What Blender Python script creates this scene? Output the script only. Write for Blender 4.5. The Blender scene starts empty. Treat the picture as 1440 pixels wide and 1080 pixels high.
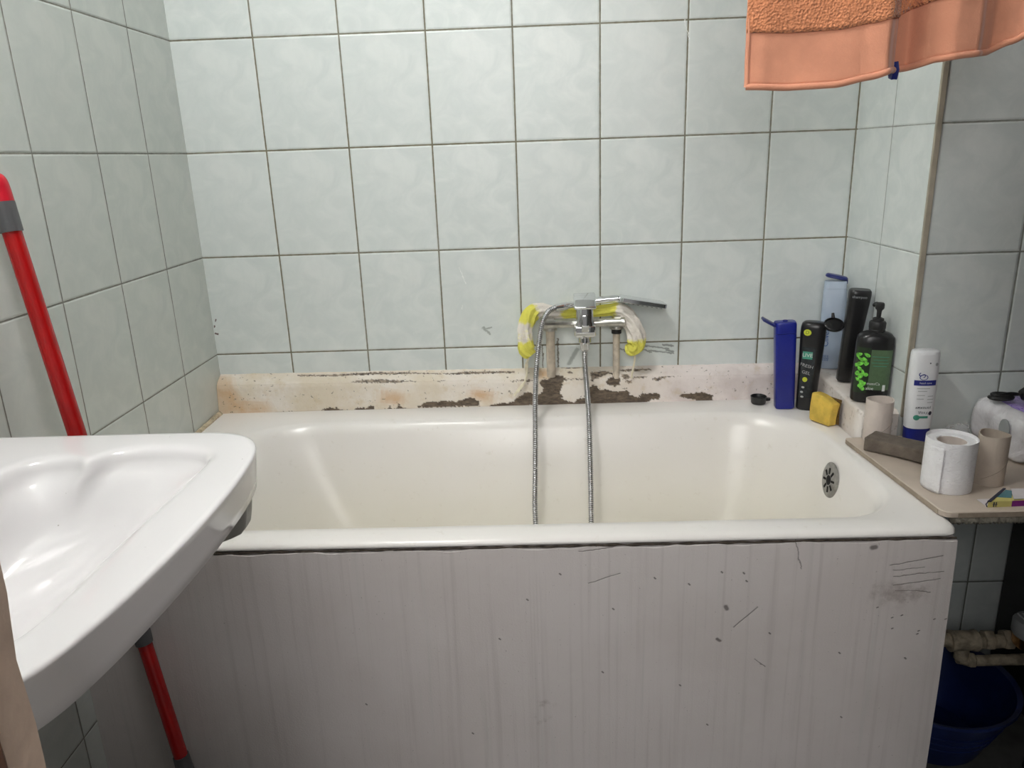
import bpy, bmesh, math, random
from mathutils import Vector, Matrix, noise as mnoise
random.seed(7)
C = bpy.context.scene.collection
PI = math.pi

# ------------------------------------------------------------------ helpers
def link(o, parent=None):
    C.objects.link(o)
    if parent is not None:
        o.parent = parent
    return o

def thing(name, label, cat, loc=(0, 0, 0), rot=(0, 0, 0), group=None):
    o = bpy.data.objects.new(name, None)
    link(o)
    o.empty_display_size = .03
    o.location = loc
    o.rotation_euler = rot
    return tag(o, label, cat, group)

def tag(o, label=None, cat=None, group=None, kind=None):
    if label: o['label'] = label
    if cat: o['category'] = cat
    if group: o['group'] = group
    if kind: o['kind'] = kind
    return o

def obj(name, bm, m, parent=None, smooth=True, sharp=40):
    me = bpy.data.meshes.new(name)
    bmesh.ops.recalc_face_normals(bm, faces=bm.faces)
    for f in bm.faces: f.smooth = smooth
    if smooth:
        ca = math.radians(sharp)
        for e in bm.edges:
            if len(e.link_faces) == 2 and e.calc_face_angle(0) > ca:
                e.smooth = False
    bm.to_mesh(me); bm.free()
    if m: me.materials.append(m)
    o = bpy.data.objects.new(name, me)
    return link(o, parent)

def box(bm, lo, hi, bev=0, seg=2, M=None):
    vs = [bm.verts.new((x, y, z)) for x in (lo[0], hi[0]) for y in (lo[1], hi[1]) for z in (lo[2], hi[2])]
    fs = [(0,1,3,2),(4,6,7,5),(0,4,5,1),(2,3,7,6),(0,2,6,4),(1,5,7,3)]
    F = [bm.faces.new([vs[i] for i in f]) for f in fs]
    if bev:
        es = list({e for f in F for e in f.edges})
        r = bmesh.ops.bevel(bm, geom=es, offset=bev, segments=seg, profile=.5, affect='EDGES')
        vs = list({v for f in r['faces'] for v in f.verts} | {v for v in vs if v.is_valid})
    if M is not None:
        bmesh.ops.transform(bm, matrix=M, verts=vs)
    return vs

def loft(bm, rings, cap0=True, cap1=True, close=True):
    R = [[bm.verts.new(p) for p in r] for r in rings]
    n = len(R[0])
    for a, b in zip(R, R[1:]):
        for i in range(n if close else n-1):
            j = (i+1) % n
            bm.faces.new((a[i], a[j], b[j], b[i]))
    if cap0: bm.faces.new(R[0][::-1])
    if cap1: bm.faces.new(R[-1])
    return R

def ring(r, z, n=32, ry=None, e=2.0, cx=0, cy=0):
    ry = r if ry is None else ry
    out = []
    for i in range(n):
        t = 2*PI*i/n
        c, s = math.cos(t), math.sin(t)
        out.append(Vector((cx + r*math.copysign(abs(c)**(2/e), c), cy + ry*math.copysign(abs(s)**(2/e), s), z)))
    return out

def lathe(bm, prof, n=32, M=None, cap0=True, cap1=True, ryf=1, e=2):
    rings = [ring(r, z, n, r*ryf, e) for r, z in prof]
    R = loft(bm, rings, cap0, cap1)
    if M is not None:
        bmesh.ops.transform(bm, matrix=M, verts=[v for r in R for v in r])
    return R

def catmull(P, k=8, closed=False):
    P = [Vector(p) for p in P]; out = []
    n = len(P)
    for i in range(n if closed else n-1):
        if closed:
            a, b, c, d = P[i-1], P[i], P[(i+1) % n], P[(i+2) % n]
        else:
            b, c = P[i], P[i+1]
            a = P[i-1] if i else b*2-c
            d = P[i+2] if i+2 < n else c*2-b
        for j in range(k):
            t = j/k
            out.append(.5*((2*b)+(c-a)*t+(2*a-5*b+4*c-d)*t*t+(3*b-a-3*c+d)*t**3))
    if not closed: out.append(P[-1])
    return out

def frames(path):
    T = [(path[min(i+1, len(path)-1)]-path[max(i-1, 0)]).normalized() for i in range(len(path))]
    up = Vector((0, 0, 1)) if abs(T[0].z) < .9 else Vector((0, 1, 0))
    N = [(up - T[0]*up.dot(T[0])).normalized()]
    for i in range(1, len(path)):
        v = N[-1] - T[i]*N[-1].dot(T[i])
        N.append(v.normalized())
    return [(t, n, t.cross(n)) for t, n in zip(T, N)]

def tube(bm, path, rad, n=10, cap=True):
    """rad: number or function of index fraction (and angle)"""
    path = [Vector(p) for p in path]
    rings = []
    for i, (p, (t, a, b)) in enumerate(zip(path, frames(path))):
        s = i/max(1, len(path)-1)
        rr = []
        for k in range(n):
            th = 2*PI*k/n
            r = rad(s, th) if callable(rad) else rad
            rr.append(p + (a*math.cos(th)+b*math.sin(th))*r)
        rings.append(rr)
    return loft(bm, rings, cap, cap)

def rrect(x0, x1, y0, y1, r, n=10, m=14, z=0):
    """rounded rectangle, fixed vertex count; r = radius or 4 radii (x1y0, x1y1, x0y1, x0y0)"""
    if not isinstance(r, (tuple, list)): r = (r,)*4
    cs = [(x1-r[0], y0+r[0], -PI/2, r[0]), (x1-r[1], y1-r[1], 0, r[1]), (x0+r[2], y1-r[2], PI/2, r[2]), (x0+r[3], y0+r[3], PI, r[3])]
    pts = []
    for k, (cx, cy, a, rr) in enumerate(cs):
        arc = [(cx+rr*math.cos(a+PI/2*i/n), cy+rr*math.sin(a+PI/2*i/n)) for i in range(n+1)]
        pts += arc
        c2 = cs[(k+1) % 4]
        nx = (c2[0]+c2[3]*math.cos(c2[2]), c2[1]+c2[3]*math.sin(c2[2]))
        for i in range(1, m):
            pts.append((arc[-1][0]+(nx[0]-arc[-1][0])*i/m, arc[-1][1]+(nx[1]-arc[-1][1])*i/m))
    return [Vector((x, y, z)) for x, y in pts]

def inpoly(x, y, P):
    c = False; j = len(P)-1
    for i in range(len(P)):
        if (P[i][1] > y) != (P[j][1] > y) and x < (P[j][0]-P[i][0])*(y-P[i][1])/(P[j][1]-P[i][1])+P[i][0]:
            c = not c
        j = i
    return c

def text_bm(body, size, align='CENTER', shear=0, bold=0):
    cu = bpy.data.curves.new('tmp_text', 'FONT')
    cu.body = body; cu.size = size; cu.align_x = align; cu.align_y = 'CENTER'; cu.shear = shear
    cu.resolution_u = 3; cu.offset = bold
    o = bpy.data.objects.new('tmp_text', cu); C.objects.link(o)
    bpy.context.view_layer.update()
    dg = bpy.context.evaluated_depsgraph_get()
    me = bpy.data.meshes.new_from_object(o.evaluated_get(dg))
    bm = bmesh.new(); bm.from_mesh(me)
    bpy.data.objects.remove(o); bpy.data.curves.remove(cu); bpy.data.meshes.remove(me)
    return bm

# ------------------------------------------------------------------ materials
class NT:
    def __init__(s, name):
        s.m = bpy.data.materials.new(name); s.m.use_nodes = True
        s.t = s.m.node_tree; s.b = s.t.nodes['Principled BSDF']
    def n(s, typ, **kw):
        x = s.t.nodes.new(typ)
        for k, v in kw.items(): setattr(x, k, v)
        return x
    def l(s, a, b): s.t.links.new(a, b)
    def math(s, op, a, b=None, c=None, clamp=False):
        x = s.n('ShaderNodeMath', operation=op); x.use_clamp = clamp
        for i, v in enumerate((a, b, c)):
            if v is None: continue
            if isinstance(v, (int, float)): x.inputs[i].default_value = v
            else: s.l(v, x.inputs[i])
        return x.outputs[0]
    def smooth(s, v, lo, hi, a=0, b=1):
        x = s.n('ShaderNodeMapRange', interpolation_type='SMOOTHSTEP')
        s.l(v, x.inputs['Value'])
        x.inputs['From Min'].default_value = lo; x.inputs['From Max'].default_value = hi
        x.inputs['To Min'].default_value = a; x.inputs['To Max'].default_value = b
        return x.outputs[0]
    def mix(s, f, a, b, mode='MIX'):
        x = s.n('ShaderNodeMix', data_type='RGBA', blend_type=mode)
        for sock, v in ((x.inputs[0], f), (x.inputs[6], a), (x.inputs[7], b)):
            if isinstance(v, (int, float)): sock.default_value = v
            elif isinstance(v, (tuple, list)): sock.default_value = (*v[:3], 1)
            else: s.l(v, sock)
        return x.outputs[2]
    def coord(s, out='Object'):
        return s.n('ShaderNodeTexCoord').outputs[out]
    def noise(s, vec=None, scale=10, detail=3, rough=.55, dist=0, stretch=None):
        x = s.n('ShaderNodeTexNoise')
        if vec is None: vec = s.coord()
        if stretch:
            mp = s.n('ShaderNodeMapping'); mp.inputs['Scale'].default_value = stretch
            s.l(vec, mp.inputs['Vector']); vec = mp.outputs[0]
        s.l(vec, x.inputs['Vector'])
        x.inputs['Scale'].default_value = scale; x.inputs['Detail'].default_value = detail
        x.inputs['Roughness'].default_value = rough; x.inputs['Distortion'].default_value = dist
        return x.outputs[0]
    def color(s, v):
        if isinstance(v, (tuple, list)): s.b.inputs['Base Color'].default_value = (*v[:3], 1)
        else: s.l(v, s.b.inputs['Base Color'])
    def set(s, **kw):
        for k, v in kw.items():
            sock = s.b.inputs[k.replace('_', ' ')]
            if isinstance(v, (int, float, tuple, list)): sock.default_value = v
            else: s.l(v, sock)
    def bump(s, h, dist=.001, strength=1.0):
        x = s.n('ShaderNodeBump'); x.inputs['Distance'].default_value = dist; x.inputs['Strength'].default_value = strength
        s.l(h, x.inputs['Height']); s.l(x.outputs[0], s.b.inputs['Normal'])
    def segs(s, u, v, L):
        """wear marks on a flat surface: list of (u0,v0,u1,v1,half width); returns mask"""
        acc = None
        for (a, b, c, d, w) in L:
            dx, dy = c-a, d-b; q = dx*dx+dy*dy+1e-9
            pu = s.math('SUBTRACT', u, a); pv = s.math('SUBTRACT', v, b)
            t = s.math('MULTIPLY_ADD', pu, dx/q, s.math('MULTIPLY', pv, dy/q))
            t = s.math('MINIMUM', s.math('MAXIMUM', t, 0), 1)
            ex = s.math('SUBTRACT', pu, s.math('MULTIPLY', t, dx)); ey = s.math('SUBTRACT', pv, s.math('MULTIPLY', t, dy))
            dd = s.math('SQRT', s.math('MULTIPLY_ADD', ex, ex, s.math('MULTIPLY', ey, ey)))
            mk = s.smooth(dd, w*.4, w*1.3, 1, 0)
            acc = mk if acc is None else s.math('MAXIMUM', acc, mk)
        return acc

def srgb(r, g, b):
    f = lambda c: (c/255/12.92) if c/255 <= .04045 else ((c/255+.055)/1.055)**2.4
    return (f(r), f(g), f(b))

def plain(name, col, rough=.4, metal=0, var=.12, vscale=30, bump=0, bscale=200, coat=0, spec=None, **kw):
    t = NT(name)
    nz = t.noise(scale=vscale, detail=4)
    t.color(t.mix(t.smooth(nz, .3, .7), tuple(c*(1-var) for c in col), tuple(min(1, c*(1+var)) for c in col)))
    t.set(Roughness=rough, Metallic=metal, Coat_Weight=coat)
    if spec is not None: t.set(Specular_IOR_Level=spec)
    for k, v in kw.items(): t.set(**{k: v})
    if bump: t.bump(t.noise(scale=bscale, detail=4), bump)
    return t.m

def tile_mat(name, axis, off, base, grout_a, grout_b, zoff=1.0, marks=None, w=.2, gw=.0036):
    t = NT(name)
    sep = t.n('ShaderNodeSeparateXYZ'); t.l(t.coord(), sep.inputs[0])
    ua, va = sep.outputs[axis], sep.outputs[2]
    u = t.math('DIVIDE', t.math('SUBTRACT', ua, off), w); v = t.math('DIVIDE', t.math('SUBTRACT', va, zoff), .25)
    fu, fv = t.math('FRACT', u), t.math('FRACT', v)
    du = t.math('MULTIPLY', t.math('MINIMUM', fu, t.math('SUBTRACT', 1, fu)), w)
    dv = t.math('MULTIPLY', t.math('MINIMUM', fv, t.math('SUBTRACT', 1, fv)), .25)
    d = t.math('MINIMUM', du, dv)
    wob = t.math('MULTIPLY', t.math('SUBTRACT', t.noise(scale=90, detail=2), .5), .0012)
    g = t.smooth(t.math('ADD', d, wob), gw*.40, gw*.62)              # 0 in grout, 1 on tile
    cu = t.math('ADD', t.math('MULTIPLY', t.math('FLOOR', u), 3.17), t.math('MULTIPLY', t.math('FLOOR', v), 7.31))
    cx = t.n('ShaderNodeCombineXYZ')
    t.l(t.math('MULTIPLY', fu, .2), cx.inputs[0]); t.l(t.math('MULTIPLY', fv, .25), cx.inputs[1])
    t.l(t.math('MULTIPLY', t.math('FRACT', t.math('MULTIPLY', cu, .37)), .012), cx.inputs[2])
    n1 = t.noise(cx.outputs[0], 15, 5, .6, .8)
    n2 = t.noise(cx.outputs[0], 60, 3, .6, .3, stretch=(1, .25, 1))
    hi = tuple(min(1, c*1.04) for c in base); lo = tuple(c*k for c, k in zip(base, (.885, .912, .915)))
    col = t.mix(t.smooth(n1, .28, .72), lo, hi)
    col = t.mix(t.math('MULTIPLY', t.smooth(n2, .45, .75), .22), col, lo)
    wn = t.n('ShaderNodeTexWhiteNoise', noise_dimensions='1D'); t.l(cu, wn.inputs['W'])
    col = t.mix(t.math('MULTIPLY', wn.outputs[0], .35), col, t.mix(.08, base, (base[0]*.8, base[1]*.8, base[2]*.85)))
    big = t.noise(scale=2.2, detail=2)
    gcol = t.mix(t.smooth(big, .35, .65), grout_a, grout_b)
    gcol = t.mix(t.math('MULTIPLY', t.smooth(t.noise(scale=35, detail=3), .35, .7), .55), gcol, tuple(c*.5 for c in grout_a))
    col = t.mix(g, gcol, col)
    if marks:
        for mcol, L, st in marks:
            wob2 = t.noise(scale=120, detail=3)
            off2 = t.math('MULTIPLY', t.math('SUBTRACT', wob2, .5), .012)
            mk = t.segs(t.math('ADD', ua, off2), t.math('ADD', va, t.math('MULTIPLY', off2, .6)), L)
            col = t.mix(t.math('MULTIPLY', mk, st), col, mcol)
    t.color(col)
    t.set(Roughness=t.smooth(g, 0, 1, .75, .34))
    pil = t.smooth(d, gw*.3, gw*1.6)
    wavy = t.noise(scale=7, detail=2)
    t.bump(t.math('ADD', pil, t.math('MULTIPLY', wavy, .35)), .0012, .8)
    return t.m

M = {}
TB = srgb(223, 228, 226)
TL = srgb(214, 218, 213)  # back wall tile darkened to imitate the dimmer light on the left
M['tile_back'] = tile_mat('glazed_tile_back', 0, 0, TB, srgb(126, 120, 98), srgb(140, 138, 124), marks=[
    (srgb(84, 88, 84), [(.305,.742,.374,.731,.0022),(.30,.736,.33,.722,.002),(.325,.728,.388,.718,.0022),(.36,.742,.385,.738,.003),(.25,.735,.275,.722,.0025),(.37,.728,.386,.722,.003)], .62),
    (srgb(120, 128, 124), [(-.098,.80,-.082,.783,.0035),(-.09,.798,-.078,.80,.002),(.12,.70,.14,.735,.006)], .6),
    (srgb(245, 248, 246), [(-.137,.915,-.152,.955,.0011),(.403,1.46,.392,1.50,.0014),(-.15,.85,-.148,.86,.0012)], .8),
    (srgb(70, 22, 18), [(-.786,.838,-.784,.842,.002),(-.789,.806,-.785,.804,.003),(-.79,.823,-.79,.826,.0016)], .9),
    (srgb(86, 74, 52), [(.052,.69,.052,.75,.002),(.091,.69,.091,.765,.0028)], .8)])
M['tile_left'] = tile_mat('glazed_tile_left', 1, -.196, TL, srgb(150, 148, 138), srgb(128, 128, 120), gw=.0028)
M['tile_right'] = tile_mat('glazed_tile_right', 1, -.17, TB, srgb(178, 184, 178), srgb(170, 174, 168), w=.19, gw=.0024)
M['tile_service'] = tile_mat('glazed_tile_service', 0, .806, TB, srgb(150, 152, 144), srgb(120, 124, 118), gw=.0034)
M['tile_front'] = tile_mat('glazed_tile_front', 0, 0, TB, srgb(150, 148, 138), srgb(128, 128, 120))

def enamel(name, white, cream, z0, z1, rough=.27):
    t = NT(name)
    sep = t.n('ShaderNodeSeparateXYZ'); t.l(t.coord(), sep.inputs[0])
    zz = t.math('ADD', sep.outputs[2], t.math('MULTIPLY', t.math('SUBTRACT', t.noise(scale=4, detail=3), .5), .12))
    f = t.smooth(zz, z0, z1, 1, 0)
    col = t.mix(f, white, cream)
    col = t.mix(t.math('MULTIPLY', t.smooth(t.noise(scale=45, detail=5, rough=.7), .60, .72), .14), col, srgb(176, 160, 128))
    col = t.mix(t.math('MULTIPLY', t.smooth(t.noise(scale=14, detail=3, stretch=(1, 1, .2)), .5, .8), .15), col, cream)
    t.color(col)
    t.set(Roughness=rough, Coat_Weight=.12, Coat_Roughness=.2)
    t.bump(t.noise(scale=9, detail=2), .001, .4)
    return t.m
M['enamel'] = enamel('worn_bath_enamel', srgb(240, 236, 232), srgb(233, 228, 215), .30, .58)
t = NT('white_sanitary_ceramic')
t.color(t.mix(t.math('MULTIPLY', t.smooth(t.noise(scale=150, detail=1), .80, .82), .6), srgb(238, 235, 236), srgb(150, 140, 130)))
t.set(Roughness=.12, Coat_Weight=.4, Coat_Roughness=.05)
M['ceramic'] = t.m

# painted concrete bath front
t = NT('painted_concrete_panel')
sep = t.n('ShaderNodeSeparateXYZ'); t.l(t.coord(), sep.inputs[0])
ua, va = sep.outputs[0], sep.outputs[2]
col = t.mix(t.smooth(t.noise(scale=3.2, detail=5, rough=.6), .3, .7), srgb(208, 200, 197), srgb(216, 209, 207))
st = t.noise(scale=1.0, detail=4, rough=.6, stretch=(85, 1, 1.6))
col = t.mix(t.math('MULTIPLY', t.smooth(st, .50, .75), .30), col, srgb(168, 159, 156))
col = t.mix(t.math('MULTIPLY', t.smooth(t.noise(scale=1.0, detail=3, stretch=(60, 1, 2.2)), .58, .8), .32), col, srgb(188, 191, 186))
wob = t.math('MULTIPLY', t.math('SUBTRACT', t.noise(scale=55, detail=3), .5), .012)
us, vs_ = t.math('ADD', ua, wob), t.math('ADD', va, t.math('MULTIPLY', wob, .7))
mk = t.segs(us, vs_, [(.093,.577,.126,.580,.0011),(.126,.580,.165,.588,.0011),(.165,.588,.185,.600,.0011),(.11,.517,.165,.536,.0009),(.455,.590,.468,.537,.0010),
    (.615,.540,.70,.556,.0010),(.622,.518,.705,.526,.0009),(.625,.502,.70,.512,.0009),(.62,.53,.67,.533,.0008),(.63,.492,.69,.488,.0008),(.36,.425,.40,.465,.0012),(.40,.36,.42,.345,.001)])
col = t.mix(t.math('MULTIPLY', mk, .62), col, srgb(100, 92, 90))
dots = [(.583,.573,.588,.574,.0046),(.345,.466,.347,.462,.0042),(.333,.402,.338,.398,.003)]
rnd = random.Random(3)
dots += [(x, y, x+.002, y+.001, .0014) for x, y in [(rnd.uniform(.6, .72), rnd.uniform(.40, .47)) for _ in range(8)]]
dots += [(x, y, x+.002, y-.002, .0016) for x, y in [(rnd.uniform(-.45, .7), rnd.uniform(.2, .56)) for _ in range(18)]]
mk2 = t.segs(ua, va, dots)
col = t.mix(t.math('MULTIPLY', mk2, .75), col, srgb(84, 76, 74))
bl = t.segs(t.math('ADD', ua, t.math('MULTIPLY', t.math('SUBTRACT', t.noise(scale=25, detail=4), .5), .08)), va, [(.62,.485,.66,.49,.03),(.02,.24,.03,.27,.012)])
col = t.mix(t.math('MULTIPLY', t.math('MULTIPLY', bl, t.smooth(t.noise(scale=30, detail=5, rough=.7), .40, .68)), .5), col, srgb(128, 114, 106))
edge = t.smooth(t.math('ADD', va, wob), .582, .603)
col = t.mix(t.math('MULTIPLY', edge, .30), col, srgb(120, 112, 106))
sp = t.noise(scale=240, detail=2)
col = t.mix(t.math('MULTIPLY', t.smooth(sp, .71, .76), .5), col, srgb(110, 100, 98))
t.color(col); t.set(Roughness=.5)
t.bump(t.math('ADD', t.math('MULTIPLY', st, .5), t.math('SUBTRACT', t.noise(scale=300, detail=3), t.math('MULTIPLY', t.math('MAXIMUM', mk, mk2), 2.0))), .0005, .7)
M['panel'] = t.m

# peeling paint of the plaster curb: attributes peel / crack / stain are wear with traced outlines
t = NT('peeling_painted_plaster')
def attr(n): 
    a = t.n('ShaderNodeAttribute'); a.attribute_name = n
    return a.outputs['Fac']
col = t.mix(t.smooth(t.noise(scale=9, detail=5, rough=.65), .35, .65), srgb(222, 210, 190), srgb(234, 226, 216))
sep = t.n('ShaderNodeSeparateXYZ'); t.l(t.coord(), sep.inputs[0])
col = t.mix(t.smooth(sep.outputs[0], .12, .45), col, t.mix(t.smooth(t.noise(scale=14, detail=5), .4, .7), srgb(236, 226, 222), srgb(216, 204, 200)))
col = t.mix(t.math('MULTIPLY', t.smooth(t.noise(scale=28, detail=5, rough=.7), .52, .70), .42), col, srgb(204, 182, 142))
col = t.mix(t.math('MULTIPLY', attr('stain'), .8), col, t.mix(t.smooth(t.noise(scale=22, detail=4), .35, .65), srgb(206, 164, 116), srgb(214, 190, 160)))
col = t.mix(t.math('MULTIPLY', t.smooth(t.noise(scale=110, detail=3), .655, .70), .75), col, srgb(104, 92, 76))
col = t.mix(attr('crack'), col, t.mix(t.smooth(t.noise(scale=120, detail=4), .35, .65), srgb(84, 74, 66), srgb(168, 152, 134)))
bare = t.mix(t.smooth(t.noise(scale=60, detail=5, rough=.7, stretch=(1, 1, 3)), .35, .7), srgb(76, 64, 52), srgb(122, 106, 88))
col = t.mix(attr('peel'), col, bare)
t.color(col); t.set(Roughness=.55)
t.bump(t.noise(scale=170, detail=4), .0012, .7)
M['plaster'] = t.m
t = NT('white_painted_masonry')
col = t.mix(t.smooth(t.noise(scale=14, detail=5), .35, .68), srgb(226, 216, 208), srgb(238, 232, 227))
col = t.mix(t.math('MULTIPLY', t.smooth(t.noise(scale=75, detail=4), .58, .68), .45), col, srgb(160, 144, 128))
t.color(col); t.set(Roughness=.5); t.bump(t.noise(scale=140, detail=4), .0012, .8)
M['plinth'] = t.m
M['mortar'] = plain('dirty_mortar', srgb(186, 172, 146), .8, var=.35, vscale=45, bump=.003, bscale=120)
M['seam'] = plain('grimy_seam', srgb(70, 62, 54), .9, var=.4, vscale=80, bump=.002)
M['ceiling'] = plain('white_ceiling_paint', (.78, .78, .77), .8, var=.03)
M['floor'] = plain('grey_floor_tile', (.11, .11, .105), .5, var=.25, vscale=14)
M['strip'] = plain('beige_edge_strip', srgb(172, 164, 148), .5, var=.12, vscale=20)
M['jamb'] = plain('beige_painted_jamb', srgb(224, 198, 178), .6, var=.10, vscale=18, bump=.002, bscale=40)
M['brown'] = plain('brown_wood_frame', srgb(120, 76, 48), .5, var=.3, vscale=30)
M['board'] = plain('greige_laminate_board', srgb(196, 182, 168), .45, var=.07, vscale=12)
M['board_edge'] = plain('board_raw_edge', srgb(158, 144, 128), .7, var=.12, vscale=60)
M['chrome'] = plain('chrome', (.78, .79, .80), .07, 1, var=.03)
M['steel'] = plain('limescaled_chrome', (.55, .54, .50), .30, 1, var=.18, vscale=60)
M['grille'] = plain('dull_grey_metal', (.33, .325, .31), .38, .8, var=.2, vscale=90)
M['hose'] = plain('steel_hose_metal', (.50, .50, .51), .25, 1, var=.12, vscale=60)
M['pipe'] = plain('painted_pipe', srgb(202, 190, 174), .5, var=.16, vscale=70, bump=.0012, bscale=120)
M['dirtypipe'] = plain('dirty_painted_pipe', srgb(170, 158, 138), .6, var=.35, vscale=50, bump=.002, bscale=90)
M['black'] = plain('black_plastic', (.012, .012, .013), .28, var=.2)
M['blackmat'] = plain('matt_black_plastic', (.014, .014, .015), .5, var=.2)
M['blue'] = plain('royal_blue_plastic', srgb(22, 34, 134), .3, var=.06)
M['navy'] = plain('navy_plastic', srgb(30, 40, 110), .35, var=.08)
M['label_dark'] = plain('dark_label', (.02, .025, .03), .25, var=.3, vscale=120)
M['lime'] = plain('lime_print', srgb(196, 206, 60), .4, var=.08)
M['limedark'] = plain('dark_lime_print', srgb(70, 88, 20), .4)
M['teal'] = plain('teal_print', srgb(120, 200, 190), .4)
M['whiteprint'] = plain('white_print', srgb(225, 228, 228), .4, var=.03)
M['greyprint'] = plain('grey_print', srgb(165, 168, 170), .4, var=.03)
M['darkprint'] = plain('dark_print', srgb(46, 48, 66), .4, var=.05)
M['blueprint'] = plain('blue_print', srgb(36, 44, 132), .35, var=.08)
M['ltblueprint'] = plain('mid_blue_print', srgb(54, 92, 158), .35, var=.08)
M['greenprint'] = plain('teal_green_print', srgb(70, 150, 128), .4, var=.12)
M['labelpanel'] = plain('olive_label_panel', srgb(84, 108, 78), .35, var=.12, vscale=60)
M['leaf'] = plain('bright_leaf_print', srgb(110, 196, 70), .4, var=.45, vscale=160)
M['leafdark'] = plain('dark_green_label', srgb(30, 48, 28), .35, var=.25, vscale=50)
M['whiteplastic'] = plain('white_plastic', srgb(232, 233, 236), .28, var=.02)
t = NT('translucent_blue_plastic')
t.color(t.mix(t.smooth(t.noise(scale=12, detail=2), .35, .65), srgb(186, 202, 222), srgb(200, 213, 230)))
t.set(Roughness=.25, Transmission_Weight=.15, IOR=1.2, Alpha=1.0)
M['ltblue'] = t.m
M['sponge'] = plain('yellow_foam', srgb(222, 188, 84), .9, var=.14, vscale=40, bump=.002, bscale=350)
M['spongeback'] = plain('brown_scourer', srgb(110, 84, 40), .95, var=.3, vscale=200, bump=.002, bscale=500)
M['pumice'] = plain('grey_brown_foam', srgb(112, 102, 92), .95, var=.16, vscale=60, bump=.0018, bscale=420)
M['card'] = plain('grey_cardboard', srgb(214, 202, 194), .8, var=.06, vscale=30, bump=.0006, bscale=150)
M['carddark'] = plain('darker_cardboard', srgb(200, 186, 172), .8, var=.07, vscale=26, bump=.0006, bscale=150)
t = NT('white_tissue_paper')
t.color(t.mix(t.smooth(t.noise(scale=40, detail=4), .35, .65), srgb(240, 238, 240), srgb(247, 246, 248)))
t.set(Roughness=.95)
t.bump(t.noise(scale=110, detail=4, stretch=(1, 1, 2.4), dist=1.2), .003, .9)
M['tissue'] = t.m
M['bracket'] = plain('plain_grey_bracket', srgb(186, 184, 176), .5, var=.08)  # one even grey, darker than the basin
M['red'] = plain('red_lacquered_tube', srgb(176, 18, 20), .25, var=.05)
M['redcap'] = plain('crimson_plastic', srgb(206, 20, 44), .35, var=.05)
M['greyplastic'] = plain('dark_grey_plastic', srgb(92, 92, 94), .45, var=.08)
M['greymop'] = plain('grey_microfibre', srgb(120, 118, 118), .95, var=.25, vscale=120, bump=.004, bscale=200)
M['bucket'] = plain('navy_bowl_plastic', srgb(24, 40, 92), .3, var=.3, vscale=10)
M['brass'] = plain('brass', (.75, .45, .2), .3, 1, var=.15)
M['foam'] = plain('grey_crumbly_foam', srgb(170, 164, 150), .9, var=.3, vscale=120, bump=.003, bscale=200)
M['darkwood'] = plain('dark_stained_wood', srgb(62, 48, 38), .6, var=.3, vscale=12)
M['greypaint'] = plain('grey_wall_paint', srgb(128, 131, 131), .6, var=.06, vscale=6)
M['lampglass'] = None
# towel
def towel_mat(name, base, terry):
    t = NT(name)
    nz = t.noise(scale=70 if terry else 18, detail=4)
    col = t.mix(t.smooth(nz, .3, .7), tuple(c*(.90 if terry else .94) for c in base), tuple(min(1, c*1.10) for c in base))
    t.color(col); t.set(Roughness=.95, Sheen_Weight=.35, Sheen_Roughness=.5)
    if terry:
        v = t.n('ShaderNodeTexVoronoi'); v.inputs['Scale'].default_value = 300
        t.l(t.coord(), v.inputs['Vector'])
        t.bump(t.math('ADD', t.math('MULTIPLY', v.outputs['Distance'], 1.2), t.noise(scale=220, detail=3)), .0019, 1)
    else:
        t.bump(t.noise(scale=420, detail=2), .0008, .6)
    return t.m
M['terry'] = towel_mat('orange_terry', srgb(216, 140, 98), True)
M['band'] = towel_mat('orange_woven_band', srgb(218, 150, 120), False)
# bath puff gauze with yellow zones
t = NT('yellow_white_gauze')
a = t.n('ShaderNodeAttribute'); a.attribute_name = 'yel'
f = t.math('ADD', a.outputs['Fac'], t.math('MULTIPLY', t.math('SUBTRACT', t.noise(scale=70, detail=3), .5), .7))
t.color(t.mix(t.smooth(f, .35, .65), srgb(238, 231, 222), srgb(230, 224, 100)))
t.set(Roughness=.9); t.bump(t.noise(scale=260, detail=4), .003, .9)
M['gauze'] = t.m
M['cord'] = plain('cream_cord', srgb(232, 224, 200), .9, var=.08, vscale=80)
# clear film pack
t = NT('milky_plastic_film')
t.color(t.mix(t.smooth(t.noise(scale=30, detail=4), .4, .65), srgb(226, 222, 226), srgb(242, 240, 244)))
t.set(Roughness=.22, Coat_Weight=.5, Coat_Roughness=.1); t.bump(t.noise(scale=26, detail=4, dist=1.5), .006, .8)
M['film'] = t.m
t = NT('purple_printed_film')
t.color(t.mix(t.smooth(t.noise(scale=120, detail=3, dist=1), .56, .62), srgb(164, 142, 208), srgb(112, 86, 166)))
t.set(Roughness=.25, Coat_Weight=.5); t.bump(t.noise(scale=30, detail=4, dist=1.5), .004, .8)
M['purplefilm'] = t.m
M['clearfilm'] = plain('clear_crinkled_film', (.85, .86, .87), .1, var=.05, Transmission_Weight=.75, IOR=1.15)
M['clearfilm'].node_tree.nodes['Principled BSDF'].inputs['IOR'].default_value = 1.15
M['yellowcard'] = plain('pale_yellow_card', srgb(206, 196, 120), .6, var=.06)
M['purplecard'] = plain('purple_card', srgb(128, 36, 128), .5, var=.06)
M['whitecard'] = plain('white_card', srgb(210, 204, 206), .6, var=.05)
M['tealcard'] = plain('teal_card', srgb(84, 124, 132), .6, var=.05)
M['dark'] = plain('dark_hole', (.01, .01, .01), .9)

LAMP = (-.42, -1.10, 40.0)      # x, y, emission
HALL_FILL = 14.0  # strength of the added fill beyond the doorway
WORLD = .15
EXPOSURE = 0.56

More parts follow.
